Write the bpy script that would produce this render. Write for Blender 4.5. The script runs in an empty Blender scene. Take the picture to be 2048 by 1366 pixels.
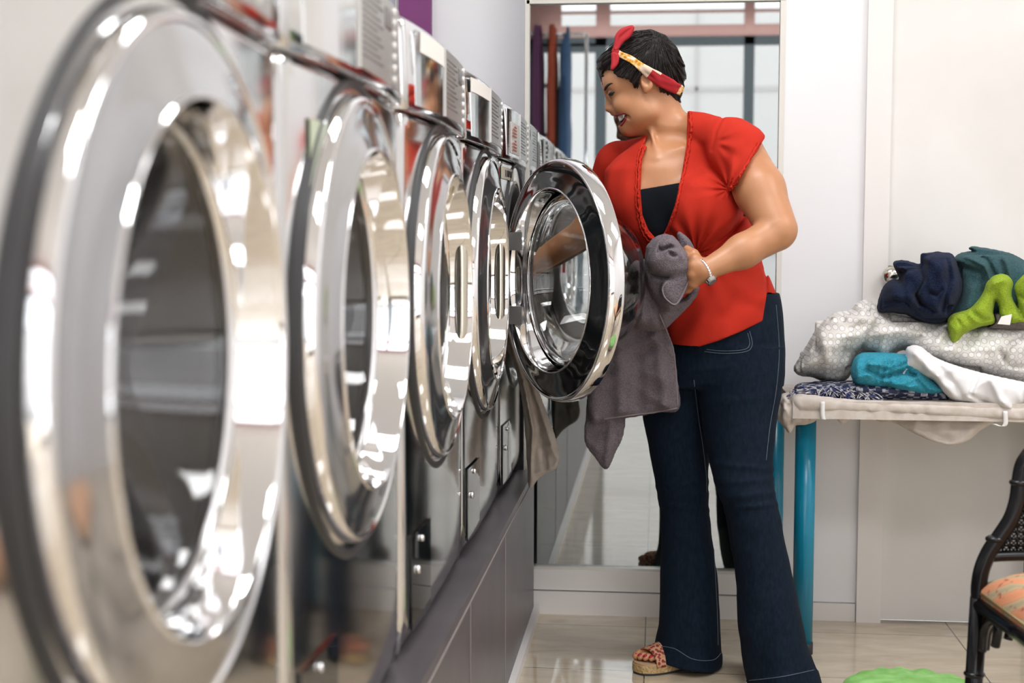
import bpy, bmesh, math, random
import numpy as np
from mathutils import Matrix, Vector
from mathutils.bvhtree import BVHTree
random.seed(4)
SC = bpy.context.scene
COL = SC.collection
PI = math.pi

# ------------------------------------------------------------------ camera
FPX = 50.0 / 36.0 * 2048
CAMZ = 1.08
def cam_matrix(vx=1315, vy=475, roll=.010):
    yv = np.array([(vx-1024)/FPX, (vy-683)/FPX, 1.]); yv /= np.linalg.norm(yv)
    d = np.array([-roll, 1., 0.]); d = d-yv*d.dot(yv); d /= np.linalg.norm(d)
    return np.stack([np.cross(d, yv), yv, -d], 1)
RC = cam_matrix()
CAM = np.array([0, 0, CAMZ])
cd = bpy.data.cameras.new('camera'); cam = bpy.data.objects.new('camera', cd); COL.objects.link(cam)
cd.sensor_width = 36; cd.lens = 50; cd.clip_start = .02
cam.matrix_world = Matrix([[RC[0][0], -RC[1][0], -RC[2][0], 0], [RC[0][1], -RC[1][1], -RC[2][1], 0],
                           [RC[0][2], -RC[1][2], -RC[2][2], CAMZ], [0, 0, 0, 1]])
cd.dof.use_dof = True; cd.dof.focus_distance = 3.35; cd.dof.aperture_fstop = 3.6
SC.camera = cam
SC.view_settings.view_transform = 'Standard'; SC.view_settings.look = 'None'
SC.view_settings.gamma = 1; SC.view_settings.use_curve_mapping = False
SC.view_settings.exposure = 0.0
SC.cycles.caustics_reflective = False; SC.cycles.caustics_refractive = False
SC.cycles.sample_clamp_indirect = 6

def at(px, py, Y):                      # the place at distance Y along the aisle that lies on a sight line
    r = RC.T @ np.array([(px-1024)/FPX, (py-683)/FPX, 1.]); t = Y/r[1]
    return Vector((r[0]*t, Y, CAMZ+r[2]*t))
def at_arr(px, py, Y):
    v = np.stack([(px-1024)/FPX, (py-683)/FPX, np.ones_like(px)], 1) @ RC
    t = Y/v[:, 1]
    return np.stack([v[:, 0]*t, Y, CAMZ+v[:, 2]*t], 1)

# ------------------------------------------------------------------ daylight and added ceiling fill
W = bpy.data.worlds.new('sky'); SC.world = W; W.use_nodes = True
bg = W.node_tree.nodes['Background']; bg.inputs[0].default_value = (.95, .97, 1, 1); bg.inputs[1].default_value = 4.0
def area(name, loc, sx, sy, power, rot, color=(1, 1, 1)):
    l = bpy.data.lights.new(name, 'AREA'); l.shape = 'RECTANGLE'; l.size = sx; l.size_y = sy; l.energy = power; l.color = color
    o = bpy.data.objects.new(name, l); o.location = loc; o.rotation_euler = rot; COL.objects.link(o); return o
# daylight entering by the shop front behind the camera
area('shop_front_daylight', (.9, -2.05, 1.45), 3.4, 2.3, 120, (PI/2, 0, PI), (.93, .97, 1))
# added ceiling panels, out of view, to brighten the room and its end wall
CEIL = 3.15
FILL_PANELS = [(.9, .5), (-.05, 2.5), (2.1, 2.2)]
for lx, ly in FILL_PANELS:
    area('added_ceiling_fill', (lx, ly, CEIL-.06), 1.1, .55, 29, (0, 0, 0), (.98, .985, 1))

# ------------------------------------------------------------------ materials
def mat(name, col, rough=.5, metal=0, **kw):
    m = bpy.data.materials.new(name); m.use_nodes = True
    b = m.node_tree.nodes['Principled BSDF']
    b.inputs['Base Color'].default_value = (*col, 1); b.inputs['Roughness'].default_value = rough; b.inputs['Metallic'].default_value = metal
    for k, v in kw.items():
        b.inputs[k.replace('_', ' ')].default_value = v
    return m
def N(m, typ, **kw):
    n = m.node_tree.nodes.new(typ)
    for k, v in kw.items(): setattr(n, k, v)
    return n
def L(m, a, b): m.node_tree.links.new(a, b)
def bsdf(m): return m.node_tree.nodes['Principled BSDF']
def coords(m, kind='Object', scale=(1, 1, 1)):
    tc = N(m, 'ShaderNodeTexCoord'); mp = N(m, 'ShaderNodeMapping'); mp.inputs['Scale'].default_value = scale
    L(m, tc.outputs[kind], mp.inputs[0]); return mp.outputs[0]
def bump(m, scale, strength, dist=.002, detail=3, stretch=(1, 1, 1)):
    n = N(m, 'ShaderNodeTexNoise'); n.inputs['Scale'].default_value = scale; n.inputs['Detail'].default_value = detail
    L(m, coords(m, 'Object', stretch), n.inputs['Vector'])
    b = N(m, 'ShaderNodeBump'); b.inputs['Strength'].default_value = strength; b.inputs['Distance'].default_value = dist
    L(m, n.outputs['Fac'], b.inputs['Height']); L(m, b.outputs[0], bsdf(m).inputs['Normal']); return n
def mottled(m, c1, c2, scale, detail=4, lo=.35, hi=.65, stretch=(1, 1, 1)):
    n = N(m, 'ShaderNodeTexNoise'); n.inputs['Scale'].default_value = scale; n.inputs['Detail'].default_value = detail
    L(m, coords(m, 'Object', stretch), n.inputs['Vector'])
    r = N(m, 'ShaderNodeValToRGB'); r.color_ramp.elements[0].position = lo; r.color_ramp.elements[1].position = hi
    r.color_ramp.elements[0].color = (*c1, 1); r.color_ramp.elements[1].color = (*c2, 1)
    L(m, n.outputs['Fac'], r.inputs[0]); L(m, r.outputs[0], bsdf(m).inputs['Base Color']); return m
def terry(name, c1, c2):
    m = mat(name, c1, .95, 0, Sheen_Weight=.06, Specular_IOR_Level=.15)
    mottled(m, c1, c2, 260, 3); bump(m, 420, .9, .004, 2); return m

M = {}
M['wall'] = mottled(mat('wall_paint', (.84, .84, .85), .45), (.80, .80, .815), (.85, .85, .87), 1.3)
M['trim'] = mat('white_lacquered_wood', (.80, .77, .745), .35)
M['door'] = mottled(mat('white_door_paint', (.76, .75, .72), .4), (.70, .68, .65), (.78, .765, .74), 2.2)
M['steel'] = mat('graphite_steel', (.70, .70, .70), .10, 1.0)
M['side'] = mat('grey_side_panel', (.40, .385, .37), .38, .55)
M['chrome'] = mat('chrome', (.90, .90, .91), .045, 1.0)
M['satin'] = mat('satin_metal', (.62, .58, .49), .22, 1.0)
M['blackgloss'] = mat('black_gloss_plastic', (.010, .012, .014), .07, 0, Coat_Weight=.6)
M['smoke'] = mat('smoked_door_ring', (.46, .46, .47), .09, .9)
M['rubber'] = mat('rubber', (.03, .03, .032), .5)
M['drum'] = mat('drum_steel', (.45, .45, .46), .25, 1.0)
M['white'] = mat('white_plastic', (.85, .84, .83), .4)
M['paper'] = mat('paper', (.82, .80, .76), .6)
M['ink'] = mat('ink', (.03, .03, .035), .5)
M['greyink'] = mat('grey_ink', (.15, .14, .135), .5)
M['redink'] = mat('red_ink', (.5, .12, .08), .5)
M['lcd'] = mat('lcd_glass', (.05, .022, .015), .15)
M['panel'] = mat('control_plate', (.40, .385, .37), .3, .8)
M['plinth'] = mottled(mat('plinth_paint', (.10, .088, .096), .35), (.088, .078, .086), (.112, .098, .107), 9)
M['glass'] = mat('clear_glass', (1, 1, 1), .0, 0, Transmission_Weight=1.0, IOR=1.45)
M['brass'] = mat('door_knob_metal', (.6, .57, .5), .15, 1.0)
M['blue'] = mat('blue_tube_paint', (.004, .22, .36), .25)
M['bluecap'] = mat('blue_tube_foot', (.02, .02, .025), .5)
M['black'] = mat('black_lacquer', (.004, .004, .005), .2, 0, Specular_IOR_Level=.35)
M['purple'] = mat('purple_paint', (.20, .035, .17), .5)
M['mauve'] = mat('pinkish_beam_paint', (.42, .23, .20), .5)
M['frame'] = mat('dark_window_frame', (.02, .028, .033), .4)
M['ceiling'] = mat('ceiling_paint', (.8, .8, .79), .6)
M['street'] = mat('pale_render', (.75, .73, .71), .8)
# beige polished floor tiles with dark joints
def floor_mat():
    m = mat('polished_beige_tiles', (.6, .5, .37), .07, 0, Coat_Weight=.3)
    tc = N(m, 'ShaderNodeTexCoord'); sp = N(m, 'ShaderNodeSeparateXYZ'); L(m, tc.outputs['Object'], sp.inputs[0])
    def line(out, off, size, w):
        a = N(m, 'ShaderNodeMath', operation='SUBTRACT'); L(m, out, a.inputs[0]); a.inputs[1].default_value = off-20*size
        b = N(m, 'ShaderNodeMath', operation='MODULO'); L(m, a.outputs[0], b.inputs[0]); b.inputs[1].default_value = size
        c = N(m, 'ShaderNodeMath', operation='LESS_THAN'); L(m, b.outputs[0], c.inputs[0]); c.inputs[1].default_value = w; return c.outputs[0]
    mx = N(m, 'ShaderNodeMath', operation='MAXIMUM')
    L(m, line(sp.outputs[0], -.024, .42, .0035), mx.inputs[0]); L(m, line(sp.outputs[1], 3.495, .405, .003), mx.inputs[1])
    n = N(m, 'ShaderNodeTexNoise'); n.inputs['Scale'].default_value = 7; n.inputs['Detail'].default_value = 6; n.inputs['Distortion'].default_value = .8
    L(m, coords(m, 'Object', (1, 3, 1)), n.inputs['Vector'])
    r = N(m, 'ShaderNodeValToRGB'); r.color_ramp.elements[0].position = .3; r.color_ramp.elements[1].position = .7
    r.color_ramp.elements[0].color = (.46, .375, .275, 1); r.color_ramp.elements[1].color = (.58, .49, .37, 1)
    L(m, n.outputs['Fac'], r.inputs[0])
    mm = N(m, 'ShaderNodeMix', data_type='RGBA'); L(m, mx.outputs[0], mm.inputs[0]); L(m, r.outputs[0], mm.inputs[6])
    mm.inputs[7].default_value = (.08, .07, .06, 1); L(m, mm.outputs[2], bsdf(m).inputs['Base Color']); return m
M['floor'] = floor_mat()
def mirror_glass():
    m = bpy.data.materials.new('dark_mirroring_glass'); m.use_nodes = True; nt = m.node_tree; nt.nodes.clear()
    o = nt.nodes.new('ShaderNodeOutputMaterial'); mx = nt.nodes.new('ShaderNodeMixShader'); g = nt.nodes.new('ShaderNodeBsdfGlossy'); t = nt.nodes.new('ShaderNodeBsdfTransparent')
    g.inputs['Roughness'].default_value = .012; g.inputs['Color'].default_value = (.93, .95, .95, 1); t.inputs['Color'].default_value = (.30, .38, .37, 1)
    mx.inputs[0].default_value = .34
    nt.links.new(t.outputs[0], mx.inputs[1]); nt.links.new(g.outputs[0], mx.inputs[2]); nt.links.new(mx.outputs[0], o.inputs[0]); return m
M['mirror'] = mirror_glass()

# ------------------------------------------------------------------ mesh helpers
def tag(o, label=None, cat=None, group=None, kind=None):
    if label: o['label'] = label
    if cat: o['category'] = cat
    if group: o['group'] = group
    if kind: o['kind'] = kind
    return o
def empty(name, loc=(0, 0, 0), label=None, cat=None, group=None):
    o = bpy.data.objects.new(name, None); o.location = loc; COL.objects.link(o); o.empty_display_size = .1
    return tag(o, label, cat, group)
def par(o, p):
    if p is not None:      # the child keeps its world coordinates
        o.parent = p; o.matrix_parent_inverse = wmat(p).inverted()
    return o
def wmat(p): return (wmat(p.parent) @ p.matrix_parent_inverse if p.parent else Matrix()) @ p.matrix_basis
def mesh(name, V, F, m, parent=None, smooth=True, local=False):
    me = bpy.data.meshes.new(name)
    if isinstance(V, np.ndarray) and len(V) > 3000:
        F = np.asarray(F)
        me.vertices.add(len(V)); me.vertices.foreach_set('co', V.astype(np.float32).ravel())
        k = F.shape[1]
        me.loops.add(F.size); me.loops.foreach_set('vertex_index', F.astype(np.int32).ravel())
        me.polygons.add(len(F)); me.polygons.foreach_set('loop_start', np.arange(0, F.size, k, dtype=np.int32))
        me.update(calc_edges=True)
    else:
        me.from_pydata([tuple(float(c) for c in v) for v in V], [], [tuple(int(i) for i in f) for f in F]); me.update()
    if smooth: me.polygons.foreach_set('use_smooth', [True]*len(me.polygons))
    for mm in (m if isinstance(m, (list, tuple)) else [m]): me.materials.append(mm)
    o = bpy.data.objects.new(name, me); COL.objects.link(o)
    if parent is not None:
        if local: o.parent = parent
        else: par(o, parent)
    return o
def fin(name, bm, m, parent=None, smooth=False, local=False, bevel=0, segs=2):
    if bevel:
        bmesh.ops.bevel(bm, geom=[e for e in bm.edges if len(e.link_faces) == 2 and e.calc_face_angle(0) > .6], offset=bevel, segments=segs, affect='EDGES', profile=.5, clamp_overlap=True)
    bmesh.ops.recalc_face_normals(bm, faces=bm.faces)
    me = bpy.data.meshes.new(name); bm.to_mesh(me); bm.free()
    if smooth: me.polygons.foreach_set('use_smooth', [True]*len(me.polygons))
    me.materials.append(m)
    o = bpy.data.objects.new(name, me); COL.objects.link(o)
    if parent is not None:
        if local: o.parent = parent
        else: par(o, parent)
    return o
def bx(bm, x0, x1, y0, y1, z0, z1):
    vs = [bm.verts.new((x, y, z)) for z in (z0, z1) for y in (y0, y1) for x in (x0, x1)]
    for f in ((0, 2, 3, 1), (4, 5, 7, 6), (0, 1, 5, 4), (2, 6, 7, 3), (0, 4, 6, 2), (1, 3, 7, 5)):
        bm.faces.new([vs[i] for i in f])
def box(name, x0, x1, y0, y1, z0, z1, m, parent=None, bevel=0, local=False):
    bm = bmesh.new(); bx(bm, x0, x1, y0, y1, z0, z1); return fin(name, bm, m, parent, False, local, bevel)
def struct(o): o['kind'] = 'structure'; return o
def tube_data(pts, rad, n=10, closed=False):
    pts = [np.array(p, float) for p in pts]; k = len(pts); V = []; F = []
    up = np.array([.3, .5, .81]); prev = None
    for i, p in enumerate(pts):
        a = pts[(i-1) % k] if (closed or i > 0) else p; b = pts[(i+1) % k] if (closed or i < k-1) else p
        t = b-a; t = t/(np.linalg.norm(t)+1e-12)
        if prev is None: u = np.cross(t, up)
        else: u = prev-t*prev.dot(t)
        u = u/(np.linalg.norm(u)+1e-12); prev = u; v = np.cross(t, u)
        r = rad[i] if hasattr(rad, '__len__') else rad
        for j in range(n):
            an = 2*PI*j/n; V.append(p+r*(math.cos(an)*u+math.sin(an)*v))
    for i in range(k if closed else k-1):
        for j in range(n):
            a = i*n+j; b = i*n+(j+1) % n; c = ((i+1) % k)*n+(j+1) % n; d = ((i+1) % k)*n+j
            F.append((a, b, c, d))
    if not closed:
        for s, base in ((0, 0), (1, (k-1)*n)):
            c = len(V); V.append(pts[0] if s == 0 else pts[-1])
            for j in range(n):
                F.append((base+(j+1) % n, base+j, c) if s == 0 else (base+j, base+(j+1) % n, c))
    return V, F
def tube(name, pts, rad, m, parent=None, n=10, closed=False, local=False):
    V, F = tube_data(pts, rad, n, closed); return mesh(name, V, F, m, parent, True, local)
def merge(parts):
    V = []; F = []
    for v, f in parts:
        o = len(V); V += list(v); F += [tuple(i+o for i in q) for q in f]
    return V, F
def smooth_path(pts, n=6, closed=False):
    P = [np.array(p, float) for p in pts]; k = len(P); out = []
    for i in range(k if closed else k-1):
        a = P[(i-1) % k] if (closed or i > 0) else P[i]; b = P[i]; c = P[(i+1) % k]; d = P[(i+2) % k] if (closed or i < k-2) else P[(i+1) % k]
        for j in range(n):
            t = j/n; out.append(.5*((2*b)+(-a+c)*t+(2*a-5*b+4*c-d)*t*t+(-a+3*b-3*c+d)*t**3))
    if not closed: out.append(P[-1])
    return out
def lathe_x(name, prof, m, parent, n=96, local=True, closed=False):   # profile (x, r) turned about the x axis
    V = []; F = []; k = len(prof)
    for i in range(n):
        a = 2*PI*i/n
        for x, r in prof: V.append((x, r*math.cos(a), r*math.sin(a)))
    for i in range(n):
        for j in range(k if closed else k-1):
            a = i*k+j; b = i*k+(j+1) % k; c = ((i+1) % n)*k+(j+1) % k; d = ((i+1) % n)*k+j
            F.append((a, b, c, d))
    bm = bmesh.new(); vs = [bm.verts.new(v) for v in V]
    for f in F:
        try: bm.faces.new([vs[i] for i in f])
        except ValueError: pass
    bmesh.ops.remove_doubles(bm, verts=bm.verts, dist=1e-6)
    return fin(name, bm, m, parent, True, local)
def rprof(pts, n=4):   # smooth a profile
    return [tuple(p) for p in smooth_path([(a, b, 0) for a, b in pts], n)] and [(p[0], p[1]) for p in smooth_path([(a, b, 0) for a, b in pts], n)]

# ------------------------------------------------------------------ implicit surfaces
def hash3(i, j, k):
    h = (i*374761393+j*668265263+k*2147483647) & 0xffffffff
    h = ((h ^ (h >> 13))*1274126177) & 0xffffffff
    return ((h ^ (h >> 16)) & 0xffff)/65535.0
def vnoise(P):
    I = np.floor(P).astype(np.int64); f = P-I; f = f*f*(3-2*f); r = 0
    for a in (0, 1):
        for b in (0, 1):
            for c in (0, 1):
                w = (f[:, 0] if a else 1-f[:, 0])*(f[:, 1] if b else 1-f[:, 1])*(f[:, 2] if c else 1-f[:, 2])
                r = r+w*hash3(I[:, 0]+a, I[:, 1]+b, I[:, 2]+c)
    return r*2-1
def smin(a, b, k):
    h = np.clip(.5+.5*(b-a)/k, 0, 1); return b*(1-h)+a*h-k*h*(1-h)
def smax(a, b, k): return -smin(-a, -b, k)
def A3(p): return np.array(p, float)
def rcone(P, a, b, ra, rb):
    a = A3(a); b = A3(b); ab = b-a; t = np.clip((P-a)@ab/(ab@ab), 0, 1)
    return np.linalg.norm(P-a-t[:, None]*ab, axis=1)-(ra+(rb-ra)*t)
def ell(P, c, r, R=None):
    q = P-A3(c)
    if R is not None: q = q@R       # columns of R: the axes
    r = A3(r); k0 = np.linalg.norm(q/r, axis=1); k1 = np.linalg.norm(q/(r*r), axis=1)
    return k0*(k0-1)/np.maximum(k1, 1e-9)
def stack(P, rows):      # rows: (z, xc, yc, rx, ry)  elliptical cross-sections interpolated along z
    rows = sorted(rows); Z = [r[0] for r in rows]; zz = np.linspace(Z[0], Z[-1], 160); kw = max(1, int(.012/(zz[1]-zz[0]))); ker = np.hanning(2*kw+3); ker /= ker.sum()
    g = [np.interp(P[:, 2], zz, np.convolve(np.pad(np.interp(zz, Z, [r[i] for r in rows]), kw+1, mode='edge'), ker, 'valid')) for i in (1, 2, 3, 4)]
    dx = (P[:, 0]-g[0])/g[2]; dy = (P[:, 1]-g[1])/g[3]; q = np.sqrt(dx*dx+dy*dy)
    d = (q-1)*np.minimum(g[2], g[3])
    cap = np.maximum(P[:, 2]-Z[-1], Z[0]-P[:, 2])
    return np.maximum(d, cap)
def surfnet(f, lo, hi, h, B=8):
    lo = A3(lo); n = np.maximum(2, np.ceil((A3(hi)-lo)/h/B).astype(int)); dims = n*B
    cc = np.stack(np.meshgrid(*[np.arange(m) for m in n], indexing='ij'), -1).reshape(-1, 3)
    cv = f(lo+(cc*B+B/2)*h)
    near = np.abs(cv) < B*h*1.35
    full = np.repeat(np.repeat(np.repeat(cv.reshape(n).astype(np.float32), B, 0), B, 1), B, 2)
    off = np.stack(np.meshgrid(*[np.arange(B)]*3, indexing='ij'), -1).reshape(-1, 3)
    act = cc[near]
    for s in range(0, len(act), 400):
        a = act[s:s+400]; idx = (a[:, None, :]*B+off[None]).reshape(-1, 3)
        full[idx[:, 0], idx[:, 1], idx[:, 2]] = f(lo+idx*h)
    g = full; ins = g < 0
    # cells
    cnt = np.zeros(np.array(g.shape)-1, np.uint8)
    for a in (0, 1):
        for b in (0, 1):
            for c in (0, 1):
                cnt += ins[a:a+g.shape[0]-1, b:b+g.shape[1]-1, c:c+g.shape[2]-1]
    cells = np.argwhere((cnt > 0) & (cnt < 8))
    vid = -np.ones(cnt.shape, np.int64); vid[cells[:, 0], cells[:, 1], cells[:, 2]] = np.arange(len(cells))
    acc = np.zeros((len(cells), 3)); num = np.zeros(len(cells))
    cor = [(a, b, c) for a in (0, 1) for b in (0, 1) for c in (0, 1)]
    for p in cor:
        for ax in range(3):
            if p[ax]: continue
            q = list(p); q[ax] = 1
            ga = g[cells[:, 0]+p[0], cells[:, 1]+p[1], cells[:, 2]+p[2]].astype(float); gb = g[cells[:, 0]+q[0], cells[:, 1]+q[1], cells[:, 2]+q[2]].astype(float)
            m = (ga < 0) != (gb < 0); t = np.where(m, ga/np.where(ga == gb, 1, ga-gb), 0)
            pt = np.array(p, float)[None]+np.zeros((len(cells), 3)); pt[:, ax] += t
            acc[m] += pt[m]; num[m] += 1
    V = lo+(cells+acc/np.maximum(num, 1)[:, None])*h
    Fs = []
    for ax in range(3):
        b, c = (ax+1) % 3, (ax+2) % 3
        sl0 = [slice(None)]*3; sl1 = [slice(None)]*3; sl0[ax] = slice(0, -1); sl1[ax] = slice(1, None)
        e = np.argwhere(ins[tuple(sl0)] != ins[tuple(sl1)])
        ok = (e[:, b] > 0) & (e[:, c] > 0) & (e[:, b] < g.shape[b]-1) & (e[:, c] < g.shape[c]-1); e = e[ok]
        q = []
        for db, dc in ((-1, -1), (0, -1), (0, 0), (-1, 0)):
            k = e.copy(); k[:, b] += db; k[:, c] += dc; q.append(vid[k[:, 0], k[:, 1], k[:, 2]])
        q = np.stack(q, 1); rev = ~ins[e[:, 0], e[:, 1], e[:, 2]]
        q[rev] = q[rev][:, ::-1]; Fs.append(q)
    F = np.concatenate(Fs); F = F[(F >= 0).all(1)]
    return V, F
def relax(V, F, it=1, w=.5):
    e = np.concatenate([F[:, [0, 1]], F[:, [1, 2]], F[:, [2, 3]], F[:, [3, 0]]])
    for _ in range(it):
        s = np.zeros_like(V); n = np.zeros(len(V))
        for c in range(3):
            s[:, c] = np.bincount(e[:, 0], V[e[:, 1], c], len(V))+np.bincount(e[:, 1], V[e[:, 0], c], len(V))
        n = np.bincount(e[:, 0], minlength=len(V))+np.bincount(e[:, 1], minlength=len(V))
        V = V*(1-w)+w*s/np.maximum(n, 1)[:, None]
    return V
def sdf_obj(name, f, lo, hi, h, m, parent=None, it=1):
    V, F = surfnet(f, lo, hi, h); V = relax(V, F, it); return mesh(name, V, F, m, parent)

def polydist(x, y, poly):      # signed distance, positive inside
    poly = np.array(poly, float); n = len(poly); d = np.full(len(x), 1e9); ins = np.zeros(len(x), bool)
    for i in range(n):
        a = poly[i]; b = poly[(i+1) % n]; e = b-a; wx = x-a[0]; wy = y-a[1]
        t = np.clip((wx*e[0]+wy*e[1])/(e@e+1e-12), 0, 1)
        d = np.minimum(d, (wx-e[0]*t)**2+(wy-e[1]*t)**2)
        c = ((a[1] > y) != (b[1] > y)); c &= x < (b[0]-a[0])*(y-a[1])/(b[1]-a[1]+1e-12)+a[0]; ins ^= c
    d = np.sqrt(d); return np.where(ins, d, -d)
def linedist(x, y, pts):
    d = np.full(len(x), 1e9); pts = np.array(pts, float)
    for a, b in zip(pts[:-1], pts[1:]):
        e = b-a; wx = x-a[0]; wy = y-a[1]; t = np.clip((wx*e[0]+wy*e[1])/(e@e+1e-12), 0, 1)
        d = np.minimum(d, (wx-e[0]*t)**2+(wy-e[1]*t)**2)
    return np.sqrt(d)
# a cloth lump: its outline as seen from the aisle, its own distance, thickness and folds
class Cloth:
    def __init__(s, Yref): s.Y = Yref; s.s = Yref/FPX; s.parts = []; s.b = []
    def add(s, poly, Yc=None, T=.03, w=.03, folds=(), noise=.006, ns=14, r0=.003, seed=0, slope=(0, 0), roundit=True):
        if roundit: poly = [tuple(p) for p in smooth_path([(a, b, 0) for a, b in poly], 5, True)]; poly = [(p[0], p[1]) for p in poly]
        s.parts.append((poly, Yc or s.Y, T, w, folds, noise, ns, r0, seed, slope)); s.b.append((poly, Yc or s.Y, T)); return s
    def f(s, P, k=.006):
        px = P[:, 0]/s.s; py = -P[:, 2]/s.s; out = None
        for poly, Yc, T, w, folds, noise, ns, r0, seed, slope in s.parts:
            d = polydist(px, py, poly)*s.s; c = np.clip(d/w, 0, 1); t = T*np.sqrt(np.clip(1-(1-c)**2, 0, 1))
            pc = np.array(poly).mean(0); yc = Yc+slope[0]*(px-pc[0])*s.s+slope[1]*(py-pc[1])*s.s
            pf = 0
            for ln, wd, dp in folds: pf = pf+dp*np.exp(-(linedist(px, py, ln)/wd)**2)
            Q = np.stack([P[:, 0], P[:, 1]*.4, P[:, 2]], 1)
            nz = vnoise(Q*ns+seed*7.3)*noise+vnoise(Q*ns*2.3+seed*3.1)*noise*.45
            nz = nz+noise*.75*(1-2.4*np.abs(vnoise(Q*ns*1.15+seed*5.7)))
            for q_ in (0, 1):
                an_ = seed*1.7+q_*1.1; ru = P[:, 0]*math.cos(an_)+P[:, 2]*math.sin(an_)+.012*vnoise(Q*ns*.8+q_); rv = -P[:, 0]*math.sin(an_)+P[:, 2]*math.cos(an_)
                nz = nz+noise*.7*(1-2.6*np.abs(vnoise(np.stack([ru*ns*2.6, P[:, 1]*2, rv*ns*.55], 1)+seed+q_*9)))
            edge = np.clip(d/.012, 0, 1)
            t = np.maximum(t+(pf+nz)*edge, 0)
            dy = P[:, 1]-yc
            g = np.where(d > 0, (np.abs(dy)-t)*.72, np.sqrt(d*d+dy*dy))-r0
            out = g if out is None else smin(out, g, k)
        return out
    def build(s, name, m, parent=None, h=.004, k=.006, it=1):
        A = np.concatenate([np.array(b[0]) for b in s.b]); T = max(b[2] for b in s.b)+.05
        lo = (A[:, 0].min()*s.s-.02, min(b[1] for b in s.b)-T, -A[:, 1].max()*s.s-.02); hi = (A[:, 0].max()*s.s+.02, max(b[1] for b in s.b)+T, -A[:, 1].min()*s.s+.02)
        V, F = surfnet(lambda P: s.f(P, k), lo, hi, h); V = relax(V, F, it)
        V = at_arr(V[:, 0]/s.s, -V[:, 2]/s.s, V[:, 1])
        return mesh(name, V, F, m, parent)
def bvh(*objs):
    V = []; F = []
    for o in objs:
        mw = o.matrix_world if o.parent is None else Matrix(); b = len(V)
        V += [mw @ v.co for v in o.data.vertices]; F += [[i+b for i in p.vertices] for p in o.data.polygons]
    return BVHTree.FromPolygons(V, F)
def hit(tree, px, py, off=.001):
    d = Vector(at(px, py, 1.0))-Vector(CAM); d.normalize()
    p, n, i, dd = tree.ray_cast(Vector(CAM), d)
    if p is None: return None
    if n.dot(d) > 0: n = -n
    return p+n*off
def on_path(tree, pts, off=.001, n=6):
    out = [hit(tree, p[0], p[1], off) for p in smooth_path([(a, b, 0) for a, b in pts], n)]
    return [p for p in out if p is not None]

# ------------------------------------------------------------------ the room
YB = 4.037; YL = 4.36; XR = 2.9; XL = -1.18; YF = -2.2
struct(box('floor', XL-.1, XR+.1, -9.5, 6.2, -.1, 0, M['floor']))
struct(box('ceiling', XL-.1, XR+.1, YF, 6.2, CEIL, CEIL+.1, M['ceiling']))
struct(box('wall_left', XL-.1, XL, YF, 6.2, 0, CEIL, M['wall']))
struct(box('wall_right', XR, XR+.1, YF, 6.2, 0, CEIL, M['wall']))
WX0, WX1, WZ0, WZ1 = -.371, .345, .135, 1.742
bm = bmesh.new()
bx(bm, XL, WX0, YL, YL+.1, 0, CEIL); 
struct(fin('wall_end', bm, M['wall'])); struct(box('wall_recess', WX0-.006, WX0-.002, YB+.002, YL, 0, CEIL, M['wall'])); bm = bmesh.new()
bx(bm, WX0-.002, WX1, YB, YB+.09, WZ1, CEIL); bx(bm, WX1, .567, YB, YB+.09, 0, CEIL)
bx(bm, .567, XR, YB+.035, YB+.12, 2.5, CEIL); bx(bm, 1.55, XR, YB+.02, YB+.12, 0, 2.5)
struct(fin('wall_back', bm, M['wall']))
# purple pillar stripe on the wall at the end of the machines
pp = at(797, 0, YL-.03); pq = at(861, 0, YL-.03)
struct(box('trim_1', pp.x, pq.x, YL-.03, YL, .0, CEIL, M['purple']))
# window: frame, mirroring glass, sill boards
wf = empty('window_1', (0, YB, 0)); wf['kind'] = 'structure'
M['alu'] = mat('pale_window_frame', (.62, .60, .55), .3, .3)
bm = bmesh.new(); ft = .012
bx(bm, WX0-.004, WX0+ft-.004, YB-.012, YB+.03, WZ0, WZ1); bx(bm, WX1-ft-.002, WX1, YB-.012, YB+.03, WZ0, WZ1)
bx(bm, WX0, WX1, YB-.012, YB+.03, WZ1-.010, WZ1+.004); bx(bm, WX0, WX1, YB-.014, YB+.03, WZ0-.008, WZ0)
fin('window_frame', bm, M['alu'], wf)
box('window_pane', WX0+.002, WX1-.004, YB+.004, YB+.012, WZ0, WZ1, M['mirror'], wf)
bm = bmesh.new(); bx(bm, WX0+.012, .3415, YB-.018, YB+.06, .0685, .127); struct(fin('trim_2', bm, M['trim'], None, bevel=.002))
bm = bmesh.new(); bx(bm, WX0+.012, .3415, YB-.028, YB+.06, .0, .065); struct(fin('baseboard_back', bm, M['trim'], None, bevel=.002))
struct(box('baseboard_right', .343, .5655, YB-.012, YB, 0, .05, M['trim'], None, .002))
struct(box('trim_3', .343, .567, YB-.006, YB, .053, 3.1, M['wall'], None, .002))
struct(box('trim_4', .567, .634, YB-.022, YB+.05, 0, 2.5, M['trim'], None, .003))
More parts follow.
